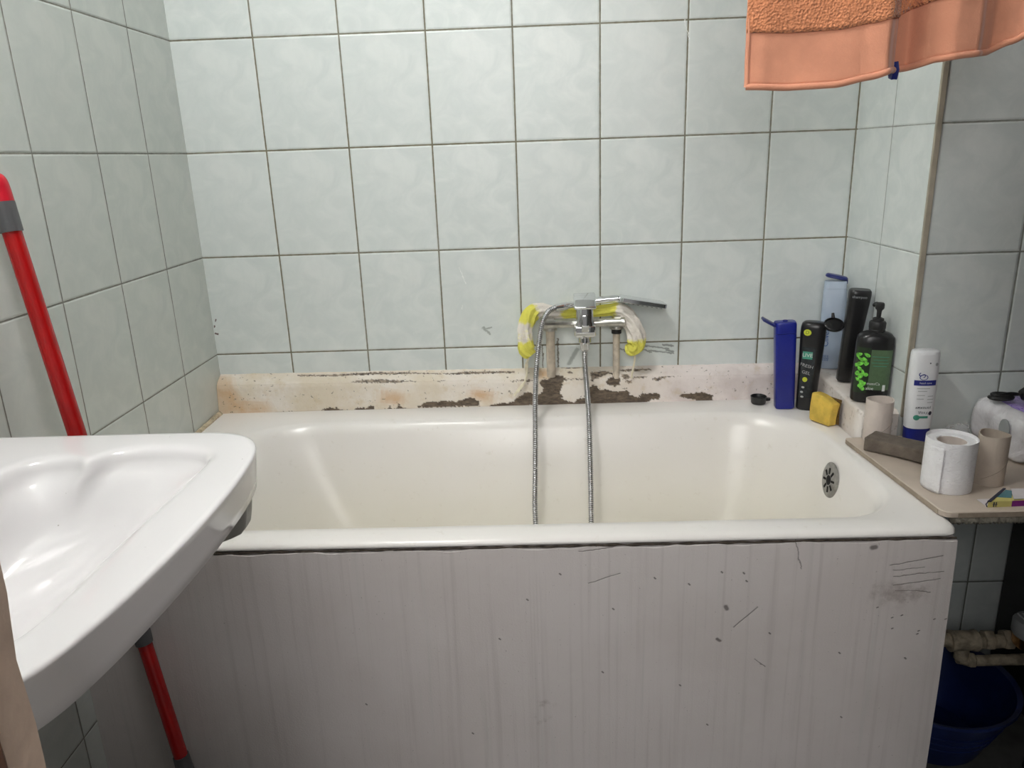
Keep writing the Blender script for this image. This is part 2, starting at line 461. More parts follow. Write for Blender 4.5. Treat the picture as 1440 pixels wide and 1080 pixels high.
# ------------------------------------------------------------------ room shell
def struct(name, bm, m, **kw):
    o = obj(name, bm, m, None, **kw); o['kind'] = 'structure'; return o
XL, XR, YF, ZC = -.794, .804, -1.5, 2.5
def slab_obj(name, lo, hi, m):
    bm = bmesh.new(); box(bm, lo, hi); return struct(name, bm, m, smooth=False)
slab_obj('floor', (-.9, -1.62, -.1), (1.40, .1, 0), M['floor'])
slab_obj('ceiling', (-.9, -1.62, ZC), (1.40, .1, ZC+.1), M['ceiling'])
slab_obj('wall_back', (-.9, 0, 0), (.90, .1, ZC), M['tile_back'])
slab_obj('wall_left', (-.9, -1.62, 0), (XL, 0, ZC), M['tile_left'])
# side of the boxed-in service shaft beside the bath, and its face
bm = bmesh.new()
pr = [(.804, 0), (.812, -.345), (.90, -.345), (.90, 0)]
loft(bm, [[Vector((x, y, z)) for x, y in pr] for z in (0, ZC)])
struct('wall_right', bm, M['tile_right'], smooth=False)
slab_obj('wall_service', (.8125, -.346, 0), (1.40, -.20, ZC), M['tile_service'])
slab_obj('wall_end', (1.30, -1.62, 0), (1.40, -.346, ZC), M['darkwood'])
slab_obj('wall_front', (-.794, -1.62, 0), (-.325, -1.5, ZC), M['tile_front'])
slab_obj('wall_entry', (.52, -1.62, 0), (1.30, -1.5, ZC), M['greypaint'])
slab_obj('wall_lintel', (-.325, -1.62, 2.08), (.52, -1.5, ZC), M['tile_front'])
# edge strip on the outer corner of the shaft
bm = bmesh.new(); box(bm, (.8085, -.3492, .655), (.8205, -.3425, ZC), .0015, 1)
struct('trim_1', bm, M['strip'])
# door jamb at the left of the doorway
d = bpy.data.objects.new('door_1', None); link(d); d['kind'] = 'structure'; d.location = (-.31, -1.56, 0)
bm = bmesh.new()
rings = []
for i in range(90):
    z = 2.08*i/89
    w = .0022*math.sin(z*23)+.0016*math.sin(z*61+1)+.0012*mnoise.noise(Vector((z*30, 0, 0)))
    e = .292+w
    rings.append([Vector((-.326+.31, -1.498+1.56+0, z)), Vector((-e-.006+.31, -1.497+1.56, z)), Vector((-e+.31, -1.503+1.56, z)), Vector((-e+.31, -1.532+1.56, z)), Vector((-.326+.31, -1.532+1.56, z))])
loft(bm, rings)
obj('jamb', bm, M['jamb'], d)
bm = bmesh.new(); box(bm, (-.016, -.066, 0), (.0185, .0275, 2.08), .003, 2)
obj('door_frame', bm, M['brown'], d)

# ------------------------------------------------------------------ bathtub
def rr(x0, x1, y0, y1, r, z): return rrect(x0, x1, y0, y1, r, 12, 16, z)
inner = [(.600, -.705, .680, -.694, -.122, (.12, .18, .19, .15)),
         (.5975, -.700, .676, -.690, -.128, (.12, .18, .19, .15)),
         (.590, -.694, .669, -.684, -.136, (.12, .18, .19, .15)),
         (.570, -.685, .662, -.677, -.146, (.12, .18, .19, .15)),
         (.500, -.650, .648, -.662, -.166, (.12, .18, .19, .15)),
         (.400, -.600, .626, -.636, -.198, (.12, .17, .18, .14)),
         (.310, -.535, .596, -.604, -.232, (.12, .16, .16, .13)),
         (.270, -.480, .560, -.570, -.268, (.12, .13, .14, .12)),
         (.252, -.410, .500, -.520, -.320, (.09, .09, .09, .09))]
rings = []
for z, x0, x1, y0, y1, r in reversed(inner[3:]):
    rings.append(rr(x0-.012, x1+.012, y0-.012, y1+.012, tuple(q+.01 for q in r), z-.012))
rings.append(rr(-.7925, .727, -.744, -.012, .025, .5900))
rings.append(rr(-.7925, .728, -.7500, -.010, .028, .5906))
rings.append(rr(-.7925, .728, -.7518, -.010, .028, .5930))
rings.append(rr(-.791, .726, -.7500, -.012, .028, .5975))
rings.append(rr(-.787, .722, -.7445, -.015, .028, .6012))
rings.append(rr(-.780, .716, -.735, -.020, .028, .6025))
rings.append(rr(-.745, .700, -.714, -.07, (.07, .09, .09, .08), .6030))
for z, x0, x1, y0, y1, r in inner:
    rings.append(rr(x0, x1, y0, y1, r, z))
bm = bmesh.new(); loft(bm, rings)
tub = obj('bathtub', bm, M['enamel'], None, sharp=60)
tag(tub, 'old white enamelled bathtub with yellowed inside, built in along the tiled back wall', 'bathtub')
# overflow grille on the right end
bm = bmesh.new()
lathe(bm, [(.0335, 0), (.0335, .002), (.031, .0035), (.012, .0048), (.0, .005)][:4], 36)
for f in bm.faces: f.material_index = 0
k0 = len(bm.faces)
lathe(bm, [(.009, .004), (.009, .0056), (.004, .007)], 16)
for k in range(8):
    a = k*PI/4+.2
    box(bm, (.0115, -.0020, .0035), (.0225, .0020, .0056), M=Matrix.Rotation(a, 4, 'Z'))
bm.faces.ensure_lookup_table()
for f in bm.faces[k0:]: f.material_index = 1
bmesh.ops.transform(bm, matrix=Matrix.Diagonal((1.16, 1.16, 1, 1)), verts=bm.verts)
g = obj('overflow_grille', bm, M['grille'], tub)
g.data.materials.append(M['dark'])
g.location = (.6545, -.392, .532); g.rotation_euler = (0, math.radians(-83), 0)
tag(g, 'round grey metal overflow grille with dark petal slots')

# ------------------------------------------------------------------ bath front wall
bm = bmesh.new()
NX = 130
top = []
rings = []
prof = lambda x: [(-.715, 0), (-.7535, 0), (-.7535, .3), (-.7535, .560), (-.7525, .5840-.0015*math.sin(x*37)-.0012*math.sin(x*91)), (-.748, .5860-.0015*math.sin(x*37)), (-.715, .5860)]
for i in range(NX+1):
    x = -.7935+(1.519)*i/NX
    rings.append([Vector((x, y+.0012*mnoise.noise(Vector((x*6, z*6, 0))), z)) for y, z in prof(x)])
# rough right edge
rings[-1] = [p+Vector((.004*mnoise.noise(Vector((0, p.z*14, 3)))+(.0 if p.z < .5 else -.004), 0, 0)) for p in rings[-1]]
loft(bm, rings, close=True)
pn = obj('bath_front_panel', bm, M['panel'], None)
tag(pn, 'scuffed grey painted masonry front under the rim of the bathtub', 'bath panel')
bm = bmesh.new()
pth = [(-.79+1.51*i/200, -.7500, .5872+.0012*mnoise.noise(Vector((i*.33, 0, 0)))) for i in range(201)]
tube(bm, pth, lambda s, th: .0022+.0016*mnoise.noise(Vector((s*70, 2, 0))), 6)
sm = obj('seam', bm, M['seam'], pn)
tag(sm, 'dark grimy gap line along the top edge')

# ------------------------------------------------------------------ plaster curb behind the bath
LED = {"peel":[[[0.069,0.0304],[0.085,0.0275],[0.102,0.0314],[0.11,0.0435],[0.121,0.0442],[0.105,0.0481],[0.099,0.0551],[0.095,0.074],[0.095,0.0836],[0.1,0.0933],[0.097,0.0968],[0.116,0.1032],[0.129,0.1071],[0.138,0.0989],[0.157,0.0944],[0.159,0.0754],[0.175,0.0614],[0.182,0.0615],[0.2,0.0762],[0.209,0.0728],[0.227,0.078],[0.243,0.0807],[0.263,0.0775],[0.27,0.0848],[0.273,0.0944],[0.298,0.0973],[0.298,0.117],[-0.031,0.1135],[-0.031,0.1051],[-0.017,0.0909],[-0.0,0.0792],[0.016,0.076],[0.029,0.0822],[0.041,0.0837],[0.049,0.0755],[0.05,0.066],[0.041,0.0515],[0.048,0.0445],[0.067,0.0426]],[[0.215,0.0457],[0.228,0.0401],[0.231,0.0335],[0.218,0.0248],[0.222,0.0216],[0.24,0.0321],[0.246,0.0406],[0.248,0.0464],[0.246,0.0629],[0.238,0.0651],[0.234,0.0686],[0.225,0.0624],[0.211,0.061]],[[0.261,0.078],[0.271,0.0826],[0.272,0.0928],[0.292,0.0962],[0.303,0.0876],[0.328,0.0875],[0.339,0.086],[0.347,0.0914],[0.346,0.1046],[0.336,0.1029],[0.317,0.1084],[0.312,0.1147],[0.261,0.1137]],[[0.397,0.0977],[0.408,0.0898],[0.43,0.0908],[0.438,0.0881],[0.46,0.0879],[0.483,0.0971],[0.48,0.1088],[0.486,0.1154],[0.436,0.1158],[0.439,0.1079],[0.417,0.1046]],[[0.495,0.1155],[0.517,0.113],[0.58,0.1143],[0.58,0.1173],[0.495,0.1167]],[[-0.531,0.1115],[-0.504,0.104],[-0.483,0.1063],[-0.463,0.1129]],[[-0.442,0.1114],[-0.43,0.1055],[-0.406,0.1078],[-0.391,0.1001],[-0.386,0.1126]],[[-0.353,0.1132],[-0.347,0.101],[-0.342,0.1128]],[[-0.33,0.1118],[-0.324,0.0971],[-0.315,0.1078],[-0.303,0.1124]],[[-0.276,0.1086],[-0.252,0.0967],[-0.222,0.0961],[-0.199,0.0935],[-0.175,0.097],[-0.137,0.0855],[-0.114,0.0983],[-0.117,0.1099],[-0.194,0.1102],[-0.253,0.1121]],[[-0.094,0.1123],[-0.076,0.1064],[-0.029,0.1012],[0.007,0.0805],[0.006,0.1186],[-0.094,0.1141]],[[-0.644,0.1124],[-0.49,0.1123],[0.006,0.1124],[0.006,0.1198],[-0.49,0.1167],[-0.645,0.1155]]],"crack":[[[-0.448,0.0407],[-0.414,0.0306],[-0.367,0.0311],[-0.308,0.0363],[-0.272,0.0407],[-0.33,0.0454],[-0.412,0.0425]],[[-0.591,0.0063],[-0.512,0.0104],[-0.406,0.0041],[-0.311,0.0061],[-0.215,0.0133],[-0.133,0.0088],[-0.021,0.0105],[-0.021,0.0174],[-0.162,0.0183],[-0.275,0.0132],[-0.405,0.0128],[-0.511,0.0165],[-0.589,0.0125]],[[-0.225,0.0439],[-0.202,0.0368],[-0.199,0.0429]],[[-0.029,0.0458],[0.005,0.0436],[0.026,0.0452],[0.026,0.0488],[0.005,0.0472],[-0.029,0.0481]],[[0.093,0.0025],[0.133,-0.0014],[0.162,-0.0005],[0.162,0.0039],[0.109,0.0047]],[[0.107,0.0434],[0.159,0.044],[0.159,0.0469],[0.13,0.0462]],[[0.111,0.0199],[0.12,0.0135],[0.129,0.0205],[0.122,0.0253]],[[0.172,0.0218],[0.209,0.0162],[0.222,0.0233],[0.193,0.0428],[0.175,0.0519]],[[0.248,0.014],[0.301,0.0139],[0.3,0.0206],[0.252,0.0208]],[[0.251,0.0308],[0.265,0.0295],[0.277,0.0446],[0.254,0.0488]],[[0.264,0.0117],[0.329,0.0115],[0.328,0.0177],[0.264,0.0186]],[[0.33,0.0461],[0.365,0.0411],[0.394,0.04],[0.393,0.0417],[0.363,0.0454],[0.341,0.0536],[0.33,0.0504]],[[0.281,0.0427],[0.314,0.0397],[0.313,0.0443],[0.283,0.0466]],[[0.261,0.0461],[0.278,0.0551],[0.272,0.0608],[0.261,0.0548]]],"stain":[[[-0.814,0.0014],[-0.763,0.0116],[-0.749,0.0526],[-0.735,0.0807],[-0.665,0.0852],[-0.65,0.1104],[-0.806,0.1166]],[[0.04,0.0043],[0.059,0.0048],[0.067,0.0353],[0.046,0.0445],[0.035,0.041]],[[-0.133,0.0654],[-0.075,0.0727],[-0.082,0.1063],[-0.14,0.0836]],[[-0.367,0.0605],[-0.303,0.0741],[-0.311,0.1017],[-0.37,0.0943]]]}
bm = bmesh.new()
lp = bm.verts.layers.float.new('peel'); lc = bm.verts.layers.float.new('crack'); ls = bm.verts.layers.float.new('stain')
NXL, NTL = 620, 52
def bbs(P): return [(min(p[0] for p in q), max(p[0] for p in q), min(p[1] for p in q), max(p[1] for p in q), q) for q in P]
LP, LC, LS = bbs(LED['peel']), bbs(LED['crack']), bbs(LED['stain'])
def hit(L, x, t): return any(a-.001 <= x <= b+.001 and c-.001 <= t <= d+.001 and inpoly(x, t, q) for a, b, c, d, q in L)
grid = []
for i in range(NXL+1):
    x = -.7935+(.7275+.7935)*i/NXL
    col = []
    zt, ze = .690-.008*x, .671-.008*x
    for j in range(NTL+1):
        t = -.003+.121*j/NTL
        jx = x+.0035*mnoise.noise(Vector((x*160, t*160, 0)))+.002*mnoise.noise(Vector((x*400, t*400, 5)))
        jt = t+.0030*mnoise.noise(Vector((x*160, t*160, 9)))+.002*mnoise.noise(Vector((x*400, t*400, 7)))
        pe = hit(LP, jx, jt); cr = hit(LC, jx, jt)
        st = sum(hit(LS, x+dx, t+dt) for dx, dt in ((0, 0), (.012, 0), (-.012, 0), (0, .008), (0, -.008)))/5
        if t <= .041:
            k = t/.041; y, z = -.035*k, zt+(ze-zt)*k
            nrm = Vector((0, -.47, .88))
        else:
            k = (t-.041)/.077; y, z = -.035-.011*k, ze+(.5965-ze)*k
            nrm = Vector((0, -1, .1))
        soft = math.exp(-((t-.041)/.006)**2)*.0022
        h = .0011*mnoise.noise(Vector((x*22, t*22, 0)))+.0005*mnoise.noise(Vector((x*90, t*90, 0)))-soft-(.0016 if pe else 0)-(.001 if cr else 0)
        v = bm.verts.new(Vector((x, y, z))+nrm*h)
        v[lp], v[lc], v[ls] = float(pe), float(cr), st
        col.append(v)
    grid.append(col)
for i in range(NXL):
    for j in range(NTL):
        bm.faces.new((grid[i][j], grid[i+1][j], grid[i+1][j+1], grid[i][j+1]))
# closed back so the curb is a solid bead
for i in range(NXL):
    a, b = grid[i][0], grid[i+1][0]; c, d_ = grid[i+1][-1], grid[i][-1]
    if i == 0:
        pa = bm.verts.new((a.co.x, -.0006, .5965)); bot = [pa]
    pb = bm.verts.new((b.co.x, -.0006, .5965)); bot.append(pb)
    bm.faces.new((a, bot[i], bot[i+1], b)); bm.faces.new((d_, c, bot[i+1], bot[i]))
lg = obj('plaster_ledge', bm, M['plaster'], None, sharp=75)
tag(lg, 'low plaster curb with cream paint peeling to brown, between the bathtub and the back wall', 'ledge')

# white painted plinth at the right end, carrying bottles
bm = bmesh.new()
L4 = lambda: None
def plinth():
    nx, ny = 10, 40
    rings = []
    for j in range(ny+1):
        k = j/ny
        y = -.0008-.3342*k
        xl = .7290; xr = .8038+.0075*k-.0008; zt = .685-.021*k; zb = .55
        r = .007
        P = [(xl, zb), (xl, (zb+zt)/2), (xl, zt-r), (xl+r*.3, zt-r*.3), (xl+r, zt), ((xl+xr)/2, zt), (xr, zt), (xr, zb), ((xl+xr)/2, zb)]
        e = .006*max(0, (k-.965)/.035)**2
        rings.append([Vector((x+.0012*mnoise.noise(Vector((x*30, y*30, z*30)))*(x < xr-.001)+e*(x < (xl+xr)/2), y, z+.001*mnoise.noise(Vector((x*25, y*25, 4)))*(z > zb+.001)-e*(z > (zb+zt)/2))) for x, z in P])
    loft(bm, rings)
plinth()
pl = obj('masonry_plinth', bm, M['plinth'], None, sharp=50)
tag(pl, 'low white painted masonry block in the corner at the right end of the bathtub', 'ledge')

# mortar bead between bath and left wall
bm = bmesh.new()
pth = [(-.788, -.05-.70*i/60, .603) for i in range(61)]
tube(bm, pth, lambda s, th: .0055+.0000*s+.003*abs(mnoise.noise(Vector((s*26, math.cos(th)*1.5, math.sin(th)*1.5))))+.009*math.exp(-s*9)*max(0, math.sin(th)+.3)*.3, 10)
for v in bm.verts: v.co.x = max(v.co.x, -.7938)
mb = obj('mortar_bead', bm, M['mortar'], None)
tag(mb, 'crumbly tan mortar bead along the left tiled wall above the bathtub rim', 'mortar bead')

# ------------------------------------------------------------------ washbasin
def polar(P, c, N, k=6):
    Q = catmull(P, k, True); out = []
    for i in range(N):
        th = 2*PI*i/N; dx, dy = math.cos(th), math.sin(th); best = 0
        for a, b in zip(Q, Q[1:]+Q[:1]):
            ax, ay, bx, by = a.x-c[0], a.y-c[1], b.x-c[0], b.y-c[1]
            ex, ey = bx-ax, by-ay
            den = dx*ey-dy*ex
            if abs(den) < 1e-12: continue
            r = (ax*ey-ay*ex)/den; u = (ax*dy-ay*dx)/den
            if r > 0 and -1e-6 <= u <= 1+1e-6: best = max(best, r)
        out.append(best)
    return out
BC = (-.545, -1.155); NB = 384
Po = [(-.7935,-.868,0),(-.79,-.8665,0),(-.77,-.8655,0),(-.65,-.865,0),(-.52,-.865,0),(-.45,-.866,0),(-.408,-.874,0),(-.377,-.894,0),(-.357,-.928,0),(-.346,-.975,0),(-.339,-1.05,0),(-.337,-1.15,0),(-.342,-1.25,0),(-.352,-1.34,0),(-.366,-1.40,0),(-.392,-1.44,0),(-.43,-1.458,0),(-.52,-1.464,0),(-.65,-1.464,0),(-.77,-1.464,0),(-.79,-1.463,0),(-.7935,-1.461,0),(-.7937,-1.44,0),(-.7937,-1.3,0),(-.7937,-1.155,0),(-.7937,-1.0,0),(-.7937,-.89,0)]
Pi = [(-.405,-.975,0),(-.414,-.950,0),(-.437,-.934,0),(-.47,-.925,0),(-.515,-.924,0),(-.548,-.935,0),(-.566,-.953,0),(-.574,-.972,0),(-.583,-.960,0),(-.602,-.951,0),(-.635,-.957,0),(-.662,-.985,0),(-.674,-1.05,0),(-.677,-1.155,0),(-.674,-1.26,0),(-.662,-1.325,0),(-.635,-1.353,0),(-.602,-1.359,0),(-.583,-1.350,0),(-.574,-1.338,0),(-.566,-1.357,0),(-.548,-1.376,0),(-.515,-1.388,0),(-.47,-1.388,0),(-.437,-1.380,0),(-.414,-1.362,0),(-.407,-1.33,0),(-.408,-1.25,0),(-.407,-1.155,0),(-.405,-1.06,0)]
ro, ri = polar(Po, BC, NB), polar(Pi, BC, NB)
# without the soap-shelf teeth, deeper down
sm_ = list(ri)
for _ in range(350): sm_ = [(sm_[i-1]+sm_[i]+sm_[(i+1) % NB])/3 for i in range(NB)]
sm_ = [a*.94 for a in sm_]
def bring(fn, z): 
    out = []
    for i in range(NB):
        th = 2*PI*i/NB; r = fn(i)
        zz = z(i) if callable(z) else z
        out.append(Vector((max(-.7937, BC[0]+r*math.cos(th)), BC[1]+r*math.sin(th), zz)))
    return out
R = []
for ins, z in ((.25, .690), (.21, .702), (.15, .730), (.10, .760), (.062, .777), (.045, .785), (.036, .7945), (.010, .7945), (.007, .7965), (.0045, .812), (.001, .840), (0, .8462), (.0010, .8485), (.0035, .850), (.009, .8505)):
    R.append(bring(lambda i: ro[i]-ins*(.30 if math.cos(2*PI*i/NB) < -.80 else 1), z))
for _ in range(10): ri = [(ri[i-1]+ri[i]*2+ri[(i+1) % NB])/4 for i in range(NB)]
for dd_, zz_ in ((.022, .8505), (.014, .8503), (.0085, .8497), (.0035, .8483), (-.0005, .8458), (-.0035, .8420), (-.0058, .8375)): R.append(bring(lambda i: ri[i]+dd_, zz_))
R.append(bring(lambda i: ri[i]-.0085, .8310))
for kx, ky, z, w in ((.905, .925, .8225, .25), (.87, .90, .8130, .50), (.82, .875, .8015, .80), (.755, .84, .7880, 1), (.67, .79, .7730, 1), (.54, .69, .756, 1), (.40, .55, .740, 1), (.25, .37, .729, 1), (.11, .16, .7245, 1)):
    R.append([Vector((BC[0]+(p.x-BC[0])*kx-.095*(1-kx), BC[1]+(p.y-BC[1])*ky-.03*(1-ky), z)) for p in bring(lambda i: ri[i]*(1-w)+sm_[i]*w, z)])
bm = bmesh.new(); loft(bm, R)
bs = obj('washbasin', bm, M['ceramic'], None, sharp=70)
tag(bs, 'white ceramic washbasin on the left tiled wall, in the foreground', 'washbasin')
bm = bmesh.new(); lathe(bm, [(.032, 0), (.032, .003), (.026, .004), (.018, .001), (.004, .0005)], 28)
dr = obj('drain', bm, M['chrome'], bs); dr.location = (BC[0]-.087, BC[1]-.027, .7240)
bm = bmesh.new(); tube(bm, catmull([(BC[0]-.087, BC[1]-.027, .700), (BC[0]-.087, BC[1]-.027, .56), (BC[0]-.10, BC[1]-.02, .50), (BC[0]-.14, BC[1], .49), (-.79, BC[1], .50)], 8), .019, 14)
obj('waste_pipe', bm, M['whiteplastic'], bs)

bm = bmesh.new()
pf = [(-.366, .7940), (-.3745, .772), (-.3775, .752), (-.381, .736), (-.389, .725), (-.402, .719), (-.437, .706), (-.56, .665), (-.70, .63), (-.793, .61), (-.793, .7940)]
loft(bm, [[Vector((x, y, z)) for x, z in pf] for y in (-.955, -.915)])
for v in bm.verts:
    pass
bk = obj('support_bracket', bm, M['bracket'], bs, sharp=30)
bv = bk.modifiers.new('bevel', 'BEVEL'); bv.width = .010; bv.segments = 3; bv.limit_method = 'ANGLE'
tag(bk, 'grey bracket under the far end')

# ------------------------------------------------------------------ mop leaning in the corner
A, B = Vector((-.766, -.733, 1.159)), Vector((-.621, -.800, .193))
ax = (B-A).normalized()
def at(z): return A+ax*((z-A.z)/ax.z)
base = at(.03)
mp = thing('mop', 'red tubular mop leaning on the left wall behind the washbasin', 'mop', base)
def seg(name, z0, z1, prof, m, n=20):
    bm = bmesh.new()
    p, q = at(z0)-base, at(z1)-base
    path = [p+(q-p)*i/24 for i in range(25)]
    tube(bm, path, prof if callable(prof) else (lambda s, th: prof), n)
    return obj(name, bm, m, mp, sharp=50)
seg('upper_tube', 1.148, .455, .0137, M['red'])
c = seg('grip_cap', 1.222, 1.177, lambda s, th: .0165*math.sqrt(max(.02, 1-(1-s)**6)), M['redcap'])
tag(c, 'crimson rounded end cap with a white mark')
bm = bmesh.new()
e0 = at(1.196)-base
arc = [e0+Vector((.0155*math.sin(a)*1.03, -.0166*math.cos(a), .012*math.sin(a*1.5+.5))) for a in [(-.2+1.0*i/16) for i in range(17)]]
tube(bm, arc, .0011, 6); obj('printed_mark', bm, M['whiteprint'], c)
seg('collar', 1.178, 1.134, lambda s, th: .0168-.0008*s, M['greyplastic'])
seg('lower_tube', .445, .195, .0120, M['red'])
j = seg('joint_collar', .500, .436, lambda s, th: .0178-.0035*s, M['greyplastic'])
seg('socket', .212, .045, lambda s, th: .0135+.006*s, M['greyplastic'])
bm = bmesh.new(); box(bm, (-.11, -.040, -.012), (.11, .035, .018), .008, 2)
hd = obj('mop_head', bm, M['greyplastic'], mp)
bm = bmesh.new(); box(bm, (-.12, -.045, -.0295), (.12, .040, -.010), .008, 2)
obj('mop_pad', bm, M['greymop'], mp)

# ------------------------------------------------------------------ mixer tap with hose and hand shower
mx = thing('mixer_tap', 'chrome lever bath mixer on two painted riser pipes above the plaster curb', 'tap', (.155, -.03, .68))
def loc(p): return Vector(p)-Vector((.155, -.03, .68))
def mobj(name, bm, m, parent=None, sharp=40):
    bmesh.ops.translate(bm, vec=-Vector((.155, -.03, .68)), verts=bm.verts)
    return obj(name, bm, m, parent or mx, sharp=sharp)
bm = bmesh.new(); tube(bm, [(.072, -.024, .672+.14*i/14) for i in range(15)], lambda s, th: .0112+.0006*mnoise.noise(Vector((s*14, math.cos(th), math.sin(th)))), 16)
o = mobj('riser_pipe', bm, M['pipe']); tag(o, 'thicker beige painted riser pipe')
bm = bmesh.new(); tube(bm, [(.238, -.026, .664+.122*i/14) for i in range(15)], lambda s, th: .0088+.0004*mnoise.noise(Vector((s*14, math.cos(th), math.sin(th)))), 16)
o = mobj('riser_pipe', bm, M['pipe']); tag(o, 'thinner white painted riser pipe')
for x, yb in ((.072, -.024), (.238, -.026)):
    bm = bmesh.new()
    tube(bm, [(x, yb, .797), (x, yb, .806), (x, yb-.010, .815), (x, yb-.018, .8175)], .0125, 16)
    lathe(bm, [(.017, 0), (.0175, .004), (.015, .010)], 20, Matrix.Translation((x, yb, .794)))
    lathe(bm, [(.0165, -.012), (.017, 0), (.0155, .010)], 6, Matrix.Translation((x, -.046, .8175)) @ Matrix.Rotation(PI/2, 4, 'X'))
    o = mobj('elbow_nut', bm, M['steel'])
bm = bmesh.new(); lathe(bm, [(.0125, .782), (.0125, .797)], 16, Matrix.Translation((.238, -.026, 0)))
o = mobj('black_ring', bm, M['blackmat'])  # plain black ring under the thinner pipe's nut
bm = bmesh.new()
Mx = Matrix.Translation((.048, -.060, .8175)) @ Matrix.Rotation(PI/2, 4, 'Y')
lathe(bm, [(.008, 0), (.0118, .002), (.0118, .016), (.0102, .018), (.0102, .195), (.0118, .197), (.0118, .206), (.008, .208)], 24, Mx)
mobj('body_bar', bm, M['steel'])
bm = bmesh.new()
box(bm, (.1285, -.098, .789), (.1815, -.046, .819), .006, 3)
loft(bm, [[p+Vector((.155, -.076, 0)) for p in ring(r, z, 32, ry, e)] for r, ry, z, e in ((.024, .022, .817, 3.5), (.022, .021, .830, 3), (.0215, .021, .862, 2.6), (.0205, .020, .866, 2.6))])
box(bm, (.1455, -.1015, .803), (.1645, -.088, .846), .003, 2)
mobj('body_block', bm, M['chrome'])
bm = bmesh.new()
box(bm, (-.0265, -.025, -.0045), (.0265, .025, .0045), .004, 3, Matrix.Translation((.1535, -.100, .880)) @ Matrix.Rotation(math.radians(38), 4, 'X'))
box(bm, (-.017, -.014, -.010), (.017, .014, .006), .003, 2, Matrix.Translation((.1545, -.082, .873)))
mobj('lever', bm, M['chrome'])
bm = bmesh.new()
lathe(bm, [(.0195, .791), (.0195, .787), (.016, .785), (.0165, .774), (.0125, .770), (.0115, .755), (.0085, .752)], 28, Matrix.Translation((.155, -.074, 0)))
mobj('outlet_nut', bm, M['chrome'])

def hose(name, pts, r=.0066):
    P = catmull(pts, 30)
    L = [0]
    for a, b in zip(P, P[1:]): L.append(L[-1]+(b-a).length)
    st = .0016; n = int(L[-1]/st); Q = []; k = 0
    for i in range(n+1):
        d_ = i*st
        while k < len(L)-2 and L[k+1] < d_: k += 1
        u = (d_-L[k])/max(1e-9, L[k+1]-L[k]); Q.append(P[k].lerp(P[k+1], min(1, u)))
    bm = bmesh.new()
    tube(bm, Q, lambda s, th: r*(1.03 if int(round(s*n)) % 3 else .74), 12)
    return bm
hz = [(.155,-.074,.757),(.1545,-.080,.722),(.1560,-.118,.672),(.1565,-.165,.630),(.1560,-.195,.590),(.1555,-.225,.500),(.1545,-.256,.390),(.150,-.300,.300),(.120,-.335,.2655),(.070,-.335,.2640),(.032,-.300,.300),(.0215,-.256,.390),(.0245,-.222,.500),(.0275,-.195,.590),(.0285,-.165,.640),(.0325,-.130,.705),(.0395,-.110,.765),(.0500,-.085,.820),(.0640,-.062,.846),(.0830,-.050,.8555),(.1010,-.045,.8565)]
bm = hose('h', hz)
hs = obj('shower_hose', bm, M['hose'], None, sharp=85)
tag(hs, 'ribbed metal shower hose looping from the bath mixer down into the bathtub', 'shower hose')
sh = thing('hand_shower', 'flat chrome hand shower lying on top of the bath mixer', 'hand shower', (.1, -.044, .858))
def sobj(name, bm, m, sharp=40):
    bmesh.ops.translate(bm, vec=-Vector((.1, -.044, .858)), verts=bm.verts); return obj(name, bm, m, sh, sharp=sharp)
P = catmull([(.098,-.045,.8565),(.125,-.042,.8605),(.165,-.038,.8655),(.205,-.038,.8705),(.240,-.039,.8725)], 8)
bm = bmesh.new(); tube(bm, P, lambda s, th: (.0098 if s < .16 else .0082+.0010*s)*(1 if abs(math.sin(th)) < .8 else .98), 18)
sobj('handle', bm, M['chrome'])
bm = bmesh.new(); tube(bm, catmull([(.085,-.0495,.8557),(.104,-.0445,.8573)], 4), lambda s, th: .0088+.0016*s, 16)
sobj('hose_nut', bm, M['chrome'])
bm = bmesh.new()
Mh = Matrix.Translation((.2975, -.046, .8645)) @ Matrix.Rotation(math.radians(10.5), 4, 'Y') @ Matrix.Rotation(math.radians(-4), 4, 'X')
R = [[p for p in rrect(-.058, .058, -.036, .036, .010, 5, 5, z)] for z in (-.0065, -.005, .004, .0062)]
R[0] = rrect(-.055, .055, -.033, .033, .009, 5, 5, -.0065); R[-1] = rrect(-.055, .055, -.033, .033, .009, 5, 5, .0062)
loft(bm, R); bmesh.ops.transform(bm, matrix=Mh, verts=bm.verts)
sobj('spray_head', bm, M['chrome'])
bm = bmesh.new()
for i in range(9):
    for jy in range(5):
        box(bm, (-.046+i*.0115-.002, -.024+jy*.012-.002, -.0085), (-.046+i*.0115+.002, -.024+jy*.012+.002, -.006))
bmesh.ops.transform(bm, matrix=Mh, verts=bm.verts)
sobj('nozzles', bm, M['greyplastic'])

